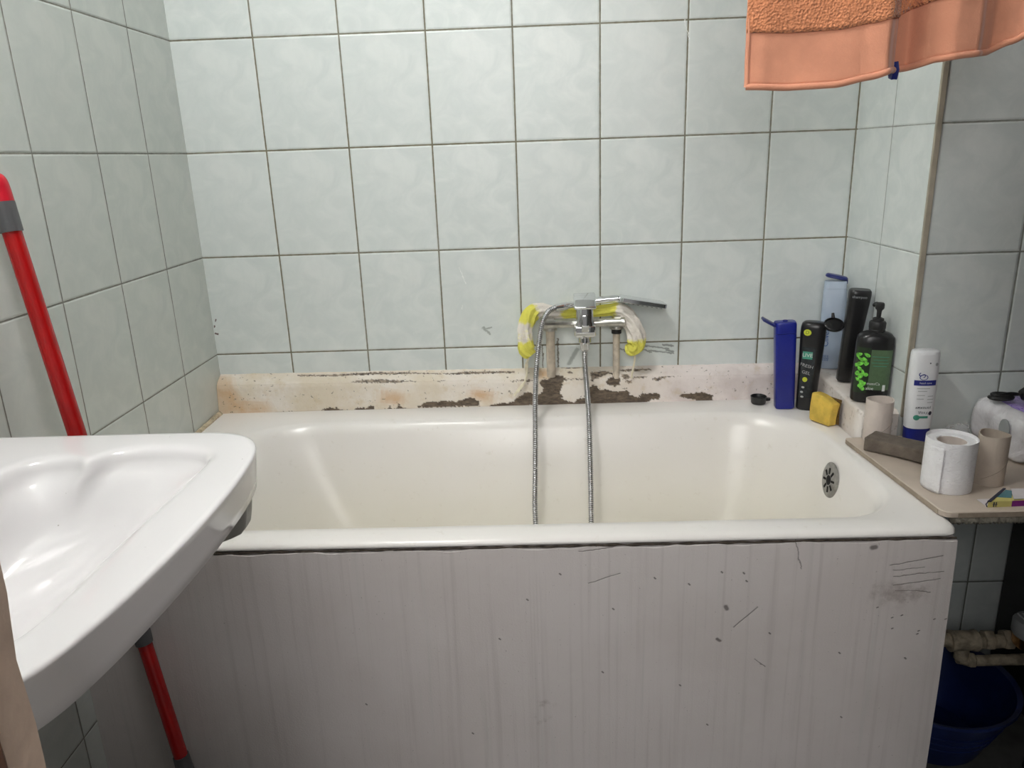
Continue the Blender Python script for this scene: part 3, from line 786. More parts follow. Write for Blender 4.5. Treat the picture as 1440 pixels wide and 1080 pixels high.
# gauze back scrubber draped over the mixer
sc = thing('back_scrubber', 'yellow and white gauze bath scrubber draped over the bath mixer, with hanging strings', 'bath scrubber', (.15, -.03, .80))
cps = [(.022,-.058,.738),(.012,-.055,.752),(.008,-.050,.778),(.010,-.045,.806),(.022,-.036,.836),(.045,-.028,.846),(.080,-.022,.840),(.125,-.0195,.835),(.175,-.0195,.838),(.222,-.0205,.841),(.252,-.034,.838),(.272,-.046,.815),(.283,-.050,.785),(.284,-.052,.758),(.272,-.054,.748),(.264,-.054,.760)]
rad = [.012,.0195,.0175,.0165,.020,.017,.0145,.0125,.0125,.014,.0175,.020,.0205,.0215,.017,.008]
yel = [1,1,.45,.3,1,.25,.1,.9,1,.95,.15,.0,.1,.9,1,1]
P = catmull(cps, 10)
bm = bmesh.new(); ly = bm.verts.layers.float.new('yel')
def rfun(s, th):
    u = s*(len(cps)-1); i = min(int(u), len(cps)-2); f = u-i
    r = rad[i]+(rad[i+1]-rad[i])*f
    return r*(1+.13*math.sin(th*7+s*40)+.14*mnoise.noise(Vector((s*28, math.cos(th)*1.4, math.sin(th)*1.4))))
RR = tube(bm, P, rfun, 40)
for i, r in enumerate(RR):
    u = i/(len(RR)-1)*(len(cps)-1); k = min(int(u), len(cps)-2)
    for v in r:
        v[ly] = yel[k]+(yel[k+1]-yel[k])*(u-k)
        v.co.y = min(v.co.y, -.0025)
bmesh.ops.translate(bm, vec=(-.15, .03, -.80), verts=bm.verts)
obj('gauze_tube', bm, M['gauze'], sc)
for pts in ([(.016,-.060,.732),(.007,-.052,.71),(.010,-.040,.686),(.004,-.046,.668),(-.012,-.051,.650),(-.024,-.052,.632)], [(.012,-.058,.726),(.010,-.047,.690),(.000,-.050,.660),(-.016,-.052,.640)], [(.281,-.056,.738),(.2805,-.054,.715),(.277,-.047,.688),(.275,-.043,.668)]):
    bm = bmesh.new(); tube(bm, [Vector(p)-Vector((.15, -.03, .80)) for p in catmull(pts, 8)], lambda s, th: .0024 if s < .9 else .0029, 8)
    obj('cord', bm, M['cord'], sc)

# ------------------------------------------------------------------ bottles and toiletries
ARC = {}
def arc_angle(rx, ry, e, u):
    k = (round(rx, 4), round(ry, 4), e)
    if k not in ARC:
        T = [(0.0, 0.0)]; px, py = 0, -ry
        for i in range(1, 401):
            ph = PI*i/400; sn, cs = math.sin(ph), math.cos(ph)
            x = rx*abs(sn)**(2/e); y = -ry*math.copysign(abs(cs)**(2/e), cs)
            T.append((T[-1][0]+math.hypot(x-px, y-py), ph)); px, py = x, y
        ARC[k] = T
    T = ARC[k]; a = abs(u); lo, hi = 0, len(T)-1
    while hi-lo > 1:
        m = (lo+hi)//2
        if T[m][0] <= a: lo = m
        else: hi = m
    f = (a-T[lo][0])/max(1e-9, T[hi][0]-T[lo][0])
    return math.copysign(T[lo][1]+(T[hi][1]-T[lo][1])*min(1, f), u)
class Body:
    """lofted bottle body: prof = [(z, rx, ry, e)]"""
    def __init__(s, prof): s.p = prof
    def at(s, z):
        p = s.p
        for a, b in zip(p, p[1:]):
            if a[0] <= z <= b[0]:
                f = (z-a[0])/max(1e-9, b[0]-a[0]); return [a[i]+(b[i]-a[i])*f for i in (1, 2, 3)]
        return list(p[0][1:]) if z < p[0][0] else list(p[-1][1:])
    def mesh(s, n=48):
        bm = bmesh.new(); loft(bm, [ring(rx, z, n, ry, e) for z, rx, ry, e in s.p]); return bm
    def wrap(s, bm, z0, phi0=0, off=.0004):
        for v in bm.verts:
            z = z0+v.co.y; rx, ry, e = s.at(z)
            ph = arc_angle(rx, ry, e, phi0*rx+v.co.x)
            sn, cs = math.sin(ph), math.cos(ph)
            x = (rx+off)*math.copysign(abs(sn)**(2/e), sn); y = -(ry+off)*math.copysign(abs(cs)**(2/e), cs)
            v.co = Vector((x, y, z))
        return bm
    def patch(s, w, h, z0, phi0=0, off=.0003, nx=14, ny=8, shape=None):
        bm = bmesh.new(); g = []
        for j in range(ny+1):
            row = []
            for i in range(nx+1):
                u, v = -1+2*i/nx, -1+2*j/ny
                if shape == 'disc':
                    u, v = u*math.sqrt(1-v*v/2), v*math.sqrt(1-u*u/2)
                row.append(bm.verts.new((u*w/2, v*h/2, 0)))
            g.append(row)
        for j in range(ny):
            for i in range(nx): bm.faces.new((g[j][i], g[j][i+1], g[j+1][i+1], g[j+1][i]))
        return s.wrap(bm, z0, phi0, off)
    def text(s, body, size, z0, phi0=0, off=.0006, rot=0, **kw):
        bm = text_bm(body, size, **kw)
        if rot: bmesh.ops.transform(bm, matrix=Matrix.Rotation(rot, 4, 'Z'), verts=bm.verts)
        bmesh.ops.subdivide_edges(bm, edges=[e for e in bm.edges if e.calc_length() > .0025], cuts=3)
        return s.wrap(bm, z0, phi0, off)
def pobj(name, bm, m, parent, sharp=40):
    o = obj(name, bm, m, parent, sharp=sharp); return o
RIM = .6032

# small black cap on the rim
cp = thing('bottle_cap', 'small loose black flip cap lying on the bathtub rim, left of the blue bottle', 'bottle cap', (.588, -.077, RIM))
bm = bmesh.new(); lathe(bm, [(.0165, 0), (.0180, .003), (.0190, .016), (.0200, .0185), (.0185, .0195), (.0165, .012), (.0, .010)][:6], 28)
pobj('shell', bm, M['black'], cp)
bm = bmesh.new(); lathe(bm, [(.0055, 0), (.0055, .006)], 14, Matrix.Translation((.024, 0, .007))); box(bm, (.014, -.004, .006), (.024, .004, .012), .001)
pobj('thumb_tab', bm, M['black'], cp)

# blue square bottle with open flip lid
bb = thing('shower_gel_bottle', 'slim square royal blue bottle with its flip lid open, on the bathtub rim', 'bottle', (.6405, -.112, RIM), (0, math.radians(-3.0), math.radians(-8)))
B_ = Body([(0, .0205, .0155, 5), (.003, .0225, .017, 6), (.19, .0245, .0185, 6), (.1925, .0242, .0183, 6)])
pobj('body', B_.mesh(), M['blue'], bb)
B2 = Body([(.1935, .0245, .0185, 6), (.216, .0247, .0187, 6), (.2205, .0235, .0175, 5), (.2215, .021, .0155, 5)])
c = pobj('cap', B2.mesh(), M['blue'], bb)
bm = bmesh.new(); lathe(bm, [(.006, .2215), (.0055, .2245), (.003, .225)], 16); pobj('nozzle', bm, M['blue'], c)
bm = bmesh.new()
box(bm, (-.034, -.0165, -.0030), (.000, .0165, .0034), .0022, 2)
bmesh.ops.transform(bm, matrix=Matrix.Translation((-.0240, 0, .2120)) @ Matrix.Rotation(math.radians(33), 4, 'Y'), verts=bm.verts)
pobj('flip_lid', bm, M['navy'], bb)
bm = bmesh.new(); box(bm, (-.028, -.008, .209), (-.0225, .008, .2135), .001); pobj('hinge', bm, M['navy'], c)

# black shower gel with lime badge and round flip lid
gb = thing('shower_gel_bottle', 'black bottle with a lime round badge and open round flip lid, on the bathtub rim', 'bottle', (.6880, -.125, RIM), (0, math.radians(1.2), math.radians(-22)))
G = Body([(0, .0205, .0155, 2.6), (.004, .0228, .0175, 2.8), (.06, .0236, .0185, 2.8), (.13, .0262, .0200, 2.8), (.185, .0285, .0205, 2.8), (.203, .0283, .0200, 2.8), (.212, .0262, .0185, 2.8), (.2145, .0235, .0165, 2.8), (.2165, .0205, .0145, 2.6)])
pobj('body', G.mesh(), M['black'], gb)
bb.scale = (1, 1, .975)
lb = pobj('label', G.patch(.030, .125, .095, -.18), M['label_dark'], gb)
pobj('badge', G.patch(.017, .015, .193, -.42, .0006, shape='disc'), M['lime'], gb)
pobj('badge_mark', G.text('D', .011, .193, -.42, .0009), M['limedark'], gb)
pobj('label_print', G.patch(.022, .018, .138, -.25, .0006), M['greenprint'], gb)
pobj('lettering', G.text('LIVE', .0125, .138, -.25, .0010), M['whiteprint'], gb)
pobj('lettering', G.text('FRESH', .011, .112, -.25, .0008, rot=-.2), M['greyprint'], gb)
pobj('lettering', G.text('GEL', .011, .095, -.25, .0008, rot=-.2), M['greyprint'], gb)
pobj('dot', G.patch(.011, .012, .078, -.30, .0006, shape='disc'), M['lime'], gb)
for z, u in ((.058, -.42), (.046, -.5), (.034, -.42)):
    pobj('small_mark', G.patch(.007, .005, z, u, .0005, shape='disc'), M['greyprint'], gb)
bm = bmesh.new()
lathe(bm, [(.0225, 0), (.0235, .002), (.0235, .007), (.0215, .0085), (.0195, .004), (.0, .0035)][:5], 30, ryf=.80)
Mt = Matrix.Translation((.042, -.008, .211)) @ Matrix.Rotation(math.radians(22), 4, 'Z') @ Matrix.Rotation(math.radians(42), 4, 'X')
bmesh.ops.transform(bm, matrix=Mt, verts=bm.verts)
fl = pobj('flip_lid', bm, M['black'], gb)
bm = bmesh.new(); box(bm, (.022, -.006, .2075), (.034, .006, .2105), .001); pobj('hinge', bm, M['black'], fl)
bm = bmesh.new(); tube(bm, [(.040, .004, .2175), (.0395, .008, .228), (.038, .009, .238)], lambda s, th: .0055-.0025*s, 10); pobj('thumb_tab', bm, M['black'], fl)

# translucent light blue bottle in the corner
lb_ = thing('lotion_bottle', 'pale translucent blue bottle with a raised navy lid, in the tiled corner', 'bottle', (.7700, -.046, .6832), (math.radians(0), math.radians(-1.0), math.radians(-14)))
Lb = Body([(0, .0265, .016, 3), (.003, .0285, .018, 3.2), (.06, .0292, .0185, 3.2), (.16, .0278, .0175, 3.2), (.196, .0262, .0165, 3), (.2, .0245, .0155, 3)])
pobj('body', Lb.mesh(), M['ltblue'], lb_)
Lc_ = Body([(.2003, .0258, .0165, 3), (.216, .0252, .016, 3), (.2175, .024, .015, 3)])
c = pobj('collar', Lc_.mesh(), M['ltblue'], lb_)
bm = bmesh.new(); R = [ring(r, z, 36, ry, 2.6) for r, ry, z in ((.024, .0150, 0), (.0258, .0165, .001), (.0255, .016, .006), (.0225, .0135, .0085))]
loft(bm, R); bmesh.ops.transform(bm, matrix=Matrix.Translation((.001, .001, .2230)) @ Matrix.Rotation(math.radians(13), 4, 'Y'), verts=bm.verts)
lid = pobj('lid', bm, M['navy'], lb_)
bm = bmesh.new(); box(bm, (.0235, -.006, .2105), (.0268, .006, .222), .001); pobj('hinge', bm, M['navy'], lid)
pobj('lettering', Lb.text('Clivea', .0185, .080, -.52, .0007, rot=PI/2), M['ltblueprint'], lb_)
for z, sz in ((.05, .008), (.06, .008), (.07, .008)):
    pobj('small_print', Lb.text('aqua', sz, .028, -.70+(z-.05)*18, .0006, rot=PI/2), M['ltblueprint'], lb_)

# tall tapered black bottle leaning on the right wall
tb = thing('hair_care_bottle', 'tall plain black bottle, narrower at its foot, leaning on the right tiled wall', 'bottle', (.7640, -.148, .6795), (math.radians(5), math.radians(3.6), math.radians(-10)))
T_ = Body([(0, .0150, .0125, 3), (.003, .0168, .014, 3.2), (.036, .0172, .0145, 3.2), (.0362, .0178, .015, 3.2), (.12, .0208, .0165, 3.2), (.19, .0236, .0165, 3.4), (.212, .0243, .016, 3.4), (.2195, .0236, .0150, 3.2), (.2225, .0215, .0130, 3)])
pobj('body', T_.mesh(), M['black'], tb)
pobj('lettering', T_.text('shampoo', .0085, .208, -.1, .0006), M['greyprint'], tb)

# dark green pump bottle
pb = thing('pump_bottle', 'dark pump bottle with a green leafy label, on the masonry block', 'bottle', (.7715, -.268, .6688), (0, math.radians(1.2), math.radians(-14)))
P_ = Body([(0, .0330, .0215, 3), (.003, .0372, .0235, 3.2), (.02, .0380, .0242, 3.2), (.130, .0380, .0242, 3.2), (.146, .0368, .0232, 3), (.153, .031, .020, 2.6), (.1565, .024, .017, 2.2), (.158, .0155, .0155, 2), (.163, .015, .015, 2)])
pobj('body', P_.mesh(), M['black'], pb)
pobj('label', P_.patch(.030, .102, .074, -.66), M['leafdark'], pb)
rnd = random.Random(5)
for k in range(18):
    bm = bmesh.new(); n = 10
    w, h, a = rnd.uniform(.006, .010), rnd.uniform(.010, .017), rnd.uniform(-1.2, 1.2)
    vs = [bm.verts.new(Vector((w/2*math.sin(2*PI*i/n)*(1-.3*math.cos(2*PI*i/n)), h/2*math.cos(2*PI*i/n), 0))) for i in range(n)]
    bm.faces.new(vs); bmesh.ops.poke(bm, faces=bm.faces)
    bmesh.ops.transform(bm, matrix=Matrix.Rotation(a, 4, 'Z'), verts=bm.verts)
    pobj('printed_leaf', P_.wrap(bm, .032+.0046*k+rnd.uniform(-.003, .003), -.62+rnd.uniform(-.30, .22), .0006+.00006*k), M['leaf'], pb)
pobj('label', P_.patch(.046, .090, .076, .36), M['labelpanel'], pb)
for k in range(4):
    pobj('printed_line', P_.patch(.034-.006*(k % 2), .0011, .106-.007*k, .28, .0006, 12, 1), M['greenprint'], pb)
pobj('lettering', P_.text('massCa', .0085, .045, .05, .0007), M['whiteprint'], pb)
pobj('lettering', P_.text('aloe', .0095, .034, -.12, .0007), M['whiteprint'], pb)
pobj('barcode', P_.patch(.006, .014, .036, .62, .0006), M['whiteprint'], pb)
bm = bmesh.new(); lathe(bm, [(.0165, .158), (.0168, .162), (.0160, .163), (.0172, .165), (.0172, .177), (.0152, .180), (.0118, .181), (.0115, .186), (.0075, .188)], 24)
pm = pobj('pump_collar', bm, M['blackmat'], pb)
bm = bmesh.new(); lathe(bm, [(.0045, .186), (.0052, .202), (.0075, .208)], 16)
pobj('pump_stem', bm, M['blackmat'], pm)
bm = bmesh.new(); lathe(bm, [(.0080, .206), (.0092, .209), (.0092, .217), (.0075, .2200), (.003, .2205)], 20)
tube(bm, catmull([(0, .004, .2135), (-.004, .016, .214), (-.006, .028, .2095)], 5), lambda s, th: .0058-.0015*s, 10)
pobj('pump_head', bm, M['blackmat'], pm)

# yellow sponge leaning on the plinth
yb = thing('bath_sponge', 'yellow sponge with a brown back, propped on its edge on the bathtub rim', 'sponge', (.692, -.229, RIM+.0005), (0, math.radians(4), math.radians(28)))
bm = bmesh.new()
def soft_box(bm, lo, hi, n, amp, seed, bev=.005):
    box(bm, lo, hi, bev, 3)
    bmesh.ops.subdivide_edges(bm, edges=[e for e in bm.edges if e.calc_length() > .012], cuts=n, use_grid_fill=True)
    for v in bm.verts:
        q = v.co*26+Vector((seed, 0, 0)); v.co += Vector((mnoise.noise(q), mnoise.noise(q+Vector((9, 3, 1))), mnoise.noise(q+Vector((2, 7, 5)))*(0 if v.co.z < lo[2]+.002 else 1)))*amp
soft_box(bm, (-.016, -.031, 0), (.010, .031, .066), 4, .003, 1)
for v in bm.verts:
    if v.co.z > .045 and v.co.y < 0: v.co.z -= .012*min(1, -v.co.y/.03)*(v.co.z-.045)/.021
pobj('foam', bm, M['sponge'], yb)
bm = bmesh.new(); soft_box(bm, (.0102, -.030, .001), (.017, .030, .060), 4, .002, 3, .002)
pobj('scourer', bm, M['spongeback'], yb)

# board at the right end
BZ = .6145
bd = thing('board', 'thin beige board laid over the right end of the bathtub, carrying rolls', 'board', (.70, -.35, BZ))
bm = bmesh.new()
out = [(.690, -.362), (.693, -.357), (.80, -.352), (1.298, -.350), (1.298, -.714), (.745, -.7125)] + [(.732-.0+.018*math.cos(a)-.0, -.695+.018*math.sin(a)) for a in [(-PI/2-i*.17) for i in range(1, 9)]]
def bring_(ins, z):
    c = Vector((.98, -.53, 0)); r = []
    for x, y in out:
        r.append(Vector((x+(ins if x < .75 else 0), y+(ins if y < -.6 else -ins*.3), z)))
    return r
loft(bm, [[p-Vector((.70, -.35, 0)) for p in bring_(i, z)] for i, z in ((.001, -.0108), (0, -.0098), (0, -.0012), (.0012, 0))])
pobj('panel', bm, M['board'], bd, 30)
bm = bmesh.new()
for (a, b) in (((.7135, -.698), (.6905, -.364)), ((.740, -.7128), (1.297, -.7143))):
    a, b = Vector((*a, 0)), Vector((*b, 0)); dd = (b-a).normalized(); nn = Vector((-dd.y, dd.x, 0))*.0005
    if nn.x > 0 and abs(dd.y) > .5: nn = -nn
    if abs(dd.x) > .5 and nn.y > 0: nn = -nn
    P = [a, b, b+nn, a+nn]
    loft(bm, [[p+Vector((-.70, .35, z)) for p in P] for z in (-.0102, -.0016)])
pobj('raw_edge', bm, M['board_edge'], bd, 30)
bm = bmesh.new()
pth = [(.040+.555*i/150, -.348+.0015*mnoise.noise(Vector((i*.7, 0, 0))), -.0205+.001*mnoise.noise(Vector((i*.9, 5, 0)))) for i in range(151)]
tube(bm, pth, lambda s, th: .0085+.0022*math.sin(s*420+th*2)+.002*mnoise.noise(Vector((s*60, math.cos(th), math.sin(th)))), 10)
es = pobj('underside_trim', bm, M['foam'], bd, 80)
tag(es, 'crumbly grey rope-like strip under the front edge')

def paper_tube(name, label, x, y, r, h, m, seed):
    t_ = thing(name, label, 'cardboard tube', (x, y, BZ+.0003))
    bm = bmesh.new(); n = 48; prof = [(r, 0), (r, h*.25), (r*.995, h*.6), (r*1.005, h), (r*.93, h), (r*.93, 0)]
    rings = []
    for k, (rr_, z) in enumerate(prof):
        rings.append([Vector((rr_*math.cos(2*PI*i/n)*(1+.025*mnoise.noise(Vector((math.cos(2*PI*i/n), math.sin(2*PI*i/n), seed)))), rr_*math.sin(2*PI*i/n)*(1+.025*mnoise.noise(Vector((math.sin(2*PI*i/n), math.cos(2*PI*i/n), seed)))), z+(.0015*math.sin(2*PI*i/n*2+seed) if z > .05 else 0))) for i in range(n)])
    loft(bm, rings+[rings[0]], False, False)
    bmesh.ops.remove_doubles(bm, verts=bm.verts, dist=1e-6)
    pobj('wall', bm, m, t_, 60)
    bm = bmesh.new(); P = []
    for i in range(61):
        u = i/60; a = -2.6+u*4.2; P.append(Vector(((r+.0001)*1.004*math.cos(a), (r+.0001)*1.004*math.sin(a), h*(.12+.78*u))))
    tube(bm, P, .0004, 5); pobj('spiral_seam', bm, M['board_edge'], t_)
    return t_
paper_tube('toilet_roll_tube', 'bare grey cardboard toilet roll tube standing against the masonry block', .7500, -.3710, .0270, .090, M['card'], 1)
paper_tube('toilet_roll_tube', 'bare brown cardboard tube standing right behind the white toilet roll', .8560, -.594, .0252, .094, M['carddark'], 4)

# white shampoo bottle standing on its cap
wb = thing('shampoo_bottle', 'white shampoo bottle standing upside down on its blue cap', 'bottle', (.8235, -.388, BZ), (0, math.radians(-.3), math.radians(-3)))
W = Body([(.036, .0268, .0195, 2.6), (.06, .0283, .0203, 2.6), (.12, .0297, .0208, 2.6), (.175, .0293, .0205, 2.6), (.198, .0287, .0200, 2.6), (.2045, .0272, .0188, 2.5), (.2065, .0240, .0165, 2.4)])
pobj('body', W.mesh(), M['whiteplastic'], wb)
bm = bmesh.new(); n = 48; rings = []
for k, (z, q) in enumerate(((0, .93), (.0015, .97), (.02, 1.0), (.036, 1.012))):
    rx, ry, e = .0262*q, .0190*q, 2.6
    r = ring(rx, z, n, ry, e)
    if k == 3:
        for p in r: p.z = .041+.30*p.x
    rings.append(r)
rings.append([Vector((p.x*.985, p.y*.985, p.z)) for p in rings[-1]])
loft(bm, rings); pobj('cap', bm, M['blueprint'], wb)
pobj('printed_band', W.patch(.046, .0115, .139, -.05), M['blueprint'], wb)
pobj('printed_logo', W.text('S', .020, .156, -.32, .0007, rot=1.2), M['blueprint'], wb)
bm = bmesh.new(); ca = [Vector((.0085*math.cos(a), .006*math.sin(a), 0)) for a in [2*PI*i/24 for i in range(24)]]
loft(bm, [ca, [p*.82 for p in ca]], False, False); pobj('printed_logo', W.wrap(bm, .1515, -.22, .0006), M['blueprint'], wb)
pobj('lettering', W.text('head care', .0062, .139, -.05, .0008), M['whiteprint'], wb)
for k, (z, w, u) in enumerate(((.127, .026, -.15), (.121, .018, -.2), (.112, .016, -.28), (.104, .014, -.3), (.110, .012, .40), (.103, .014, .42), (.096, .012, .42))):
    pobj('small_print', W.patch(w, .0012, z, u, .0005, 10, 1), M['greyprint'], wb)
pobj('lettering', W.text('увлажня', .0078, .084, .0, .0006, rot=PI), M['darkprint'], wb)
pobj('lettering', W.text('Уход', .0085, .073, .02, .0006, rot=PI), M['darkprint'], wb)
pobj('printed_dot', W.patch(.008, .009, .0715, .55, .0005, shape='disc'), M['darkprint'], wb)
pobj('printed_badge', W.patch(.013, .012, .062, -.42, .0005, shape='disc'), M['greenprint'], wb)
pobj('printed_badge', W.patch(.020, .005, .063, .05, .0004), M['greenprint'], wb)
pobj('printed_dot', W.patch(.003, .003, .182, .12, .0005, shape='disc'), M['darkprint'], wb)
pobj('small_print', W.patch(.007, .007, .179, .62, .0005, shape='disc'), M['greyprint'], wb)

wb.scale = (.94, .95, .965)

# grey brown foam block
gs = thing('foam_block', 'grey brown foam sponge slab lying on the board beside the toilet roll', 'sponge', (.7640, -.4600, BZ+.0005), (0, 0, math.radians(-45.5)))
bm = bmesh.new(); box(bm, (-.067, -.027, 0), (.067, .027, .031), .003, 2)
bmesh.ops.subdivide_edges(bm, edges=[e for e in bm.edges if e.calc_length() > .02], cuts=9, use_grid_fill=True)
for v in bm.verts:
    if v.co.z > .015: v.co.z += -.0025+.004*(v.co.x/.067)**2*(1 if v.co.x > 0 else .2)
    elif abs(v.co.x) < .055: v.co.z += .0035*(1-(v.co.x/.055)**2)
    v.co += Vector((mnoise.noise(v.co*60), mnoise.noise(v.co*60+Vector((5, 5, 5))), 0))*.0012
foam = pobj('foam', bm, M['pumice'], gs); 

# toilet roll
tr = thing('toilet_roll', 'white toilet roll standing upright on the board, its loose end down the front', 'toilet roll', (.7725, -.6080, BZ+.0003))
bm = bmesh.new(); n = 72
RO, RI, H = .0420, .0240, .0890
def rad_(a, z): 
    return RO*(1+.010*mnoise.noise(Vector((math.cos(a)*1.6, math.sin(a)*1.6, z*14))))
rings = []
for z, q in ((0, .975), (.0025, .995), (.02, 1), (.05, 1), (.078, 1), (.0955, .998), (H, .975)):
    rings.append([Vector((rad_(2*PI*i/n, z)*q*math.cos(2*PI*i/n), rad_(2*PI*i/n, z)*q*math.sin(2*PI*i/n), z+(.0012*mnoise.noise(Vector((math.cos(2*PI*i/n)*2, math.sin(2*PI*i/n)*2, 0))) if z > .09 else 0))) for i in range(n)])
for r, z in ((.0250, H+.0006), (.0240, H-.001), (.0240, .001)):
    rings.append([Vector((r*math.cos(2*PI*i/n), r*math.sin(2*PI*i/n), z)) for i in range(n)])
loft(bm, rings+[rings[0]], False, False); bmesh.ops.remove_doubles(bm, verts=bm.verts, dist=1e-6)
pobj('paper', bm, M['tissue'], tr, 50)
bm = bmesh.new()
loft(bm, [[Vector((r*math.cos(2*PI*i/n), r*math.sin(2*PI*i/n), z)) for i in range(n)] for r, z in ((.0239, .001), (.0239, H-.0012), (.0230, H-.0012), (.0230, .001), (.0239, .001))], False, False)
bmesh.ops.remove_doubles(bm, verts=bm.verts, dist=1e-6)
o = pobj('core', bm, M['card'], tr, 50); tag(o, 'grey cardboard core')
bm = bmesh.new(); rings = []
for j in range(25):
    a = math.radians(-187)+j*math.radians(56)/24
    off = .0008+.0034*(j/24)**2
    rings.append([Vector(((rad_(a, .05)+off+.0006*mnoise.noise(Vector((j*.4, z*60, 0))))*math.cos(a), (rad_(a, .05)+off)*math.sin(a), z)) for z in [-.0+.001+.086*i/14 for i in range(15)]])
loft(bm, rings, False, False, close=False)
o = pobj('loose_sheet', bm, M['tissue'], tr, 60); s_ = o.modifiers.new('t', 'SOLIDIFY'); s_.thickness = .0007

# pack of rolls in film
pk = thing('paper_pack', 'white film-wrapped paper pack with a purple print, on the board against the wall', 'paper pack', (1.080, -.445, BZ+.0005))
bm = bmesh.new(); box(bm, (-.140, -.085, 0), (.15, .080, .097), .024, 5)
bmesh.ops.subdivide_edges(bm, edges=[e for e in bm.edges if e.calc_length() > .03], cuts=12, use_grid_fill=True)
def puff(v, a=.006):
    q = Vector((v.x*22, v.y*22, v.z*22)); f = 1 if v.z > .006 else 0
    return Vector((mnoise.noise(q)*a, mnoise.noise(q+Vector((7, 1, 3)))*a, mnoise.noise(q+Vector((3, 9, 4)))*a*.7*f))
for v in bm.verts:
    v.co += puff(v.co)
    v.co.z = max(0, v.co.z)
bm.normal_update()
pbm = bmesh.new(); vm = {}
for f in bm.faces:
    c = f.calc_center_median(); n = f.normal
    on_top = n.z > .6 and c.y < .045 and c.x > -.112
    on_front = n.y < -.3 and c.z > .091-.80*(c.x+.112)
    if on_top or on_front:
        q = []
        for v in f.verts:
            if v not in vm: vm[v] = pbm.verts.new(v.co+v.normal*.0010)
            q.append(vm[v])
        pbm.faces.new(q)
pobj('wrapper', bm, M['film'], pk, 70)
o = pobj('purple_print', pbm, M['purplefilm'], pk, 70); s_ = o.modifiers.new('t', 'SOLIDIFY'); s_.thickness = .0005
tag(o, 'purple printed area')
bm = bmesh.new(); loft(bm, [[Vector((-.1435, y, z)) if False else Vector((-.1405-.002*k, -.045+.016*math.cos(t), .062+.020*math.sin(t))) for t in [2*PI*i/24 for i in range(24)]] for k in (0, 1)])
o = pobj('core_end', bm, M['greyprint'], pk); tag(o, 'grey core end showing through the film')
bm = bmesh.new(); rings = []
for i in range(20):
    u = i/19; x = -.122+.19*u
    rings.append([Vector((x+.004*mnoise.noise(Vector((i*.9, j*.7, 2))), -.087-.030*w-.010*mnoise.noise(Vector((i*.6, j*.8, 0)))*w, .062-.055*w+.010*mnoise.noise(Vector((i*.7, j*.5, 8)))*w-.025*max(0, .15-u)/.15*w)) for j, w in enumerate([q/9 for q in range(10)])])
loft(bm, rings, False, False, close=False)
for v in bm.verts: v.co.z = max(.002, v.co.z)
o = pobj('loose_film_fold', bm, M['purplefilm'], pk, 180); s_ = o.modifiers.new('t', 'SOLIDIFY'); s_.thickness = .0006

# crumpled clear film behind the roll
bm = bmesh.new(); bmesh.ops.create_icosphere(bm, subdivisions=4, radius=.024)
for v in bm.verts:
    v.co *= 1+.32*mnoise.noise(v.co*70); v.co.z = max(-.018, v.co.z)
fm = obj('crumpled_film', bm, M['clearfilm'], None, sharp=25); fm.location = (.905, -.400, BZ+.0185)
tag(fm, 'small crumple of clear plastic film on the board behind the toilet roll', 'plastic film')

# black charger with coiled cable on the pack
ch = thing('charger', 'black charger and its coiled cord lying on top of the purple and white pack', 'charger', (.968, -.432, BZ+.1010))
bm = bmesh.new(); box(bm, (-.026, -.016, -.012), (.040, .016, .012), .005, 3)
bmesh.ops.transform(bm, matrix=Matrix.Translation((.052, -.008, .022)) @ Matrix.Rotation(math.radians(-28), 4, 'Y') @ Matrix.Rotation(math.radians(12), 4, 'Z'), verts=bm.verts)
pobj('plug_body', bm, M['blackmat'], ch)
bm = bmesh.new(); P = []
for i in range(220):
    a = i*.16; q = i/219
    P.append(Vector((-.008+(.024-.008*q)*math.cos(a), .000+(.015-.006*q)*math.sin(a), .004+.011*q+.0025*math.sin(a*.37))))
P += catmull([P[-1], (.014, -.006, .014), (.022, -.009, .015), (.030, -.008, .016)], 8)[1:]
tube(bm, P, .0026, 8); pobj('cord', bm, M['blackmat'], ch)
bm = bmesh.new(); tube(bm, catmull([(-.034, -.004, .006), (-.018, -.008, .015), (.002, -.008, .0185), (.020, -.008, .016), (.034, -.009, .008)], 8), .0018, 8); pobj('cord_loop', bm, M['blackmat'], ch)

# small carton
mbx = thing('small_carton', 'flattened small yellow and purple carton, open at one end, at the front of the board', 'carton', (.846, -.681, BZ+.0003), (0, 0, math.radians(2)))
bm = bmesh.new(); box(bm, (-.050, -.0150, 0), (-.009, -.0145, .0105), 0)
o = pobj('side_panel', bm, M['yellowcard'], mbx); tag(o, 'pale yellow front side')
bm = bmesh.new(); box(bm, (-.009, -.0150, 0), (.062, -.0145, .0105), 0)
o = pobj('side_panel', bm, M['purplecard'], mbx); tag(o, 'purple front side')
bm = bmesh.new(); box(bm, (-.050, -.0145, 0), (.062, .016, .0006), 0); pobj('base_panel', bm, M['whitecard'], mbx)
bm = bmesh.new(); box(bm, (-.014, .0155, 0), (.062, .016, .0120), 0); pobj('back_panel', bm, M['whitecard'], mbx)
bm = bmesh.new()
loft(bm, [[Vector((-.050, -.0145, z)), Vector((.062, -.0145, z)), Vector((.062, -.004, z+.0035)), Vector((-.020, .000, z+.0035))] for z in (.0100, .0106)])
o = pobj('lid_panel', bm, M['yellowcard'], mbx)
bm = bmesh.new()
loft(bm, [[Vector((-.052, -.0150, .0105+z)), Vector((-.046, -.0165, .0105+z)), Vector((-.002, .0150, .0185+z)), Vector((-.006, .0165, .0185+z))] for z in (0, .0016)])
pobj('torn_flap', bm, M['darkprint'], mbx)
bm = bmesh.new()
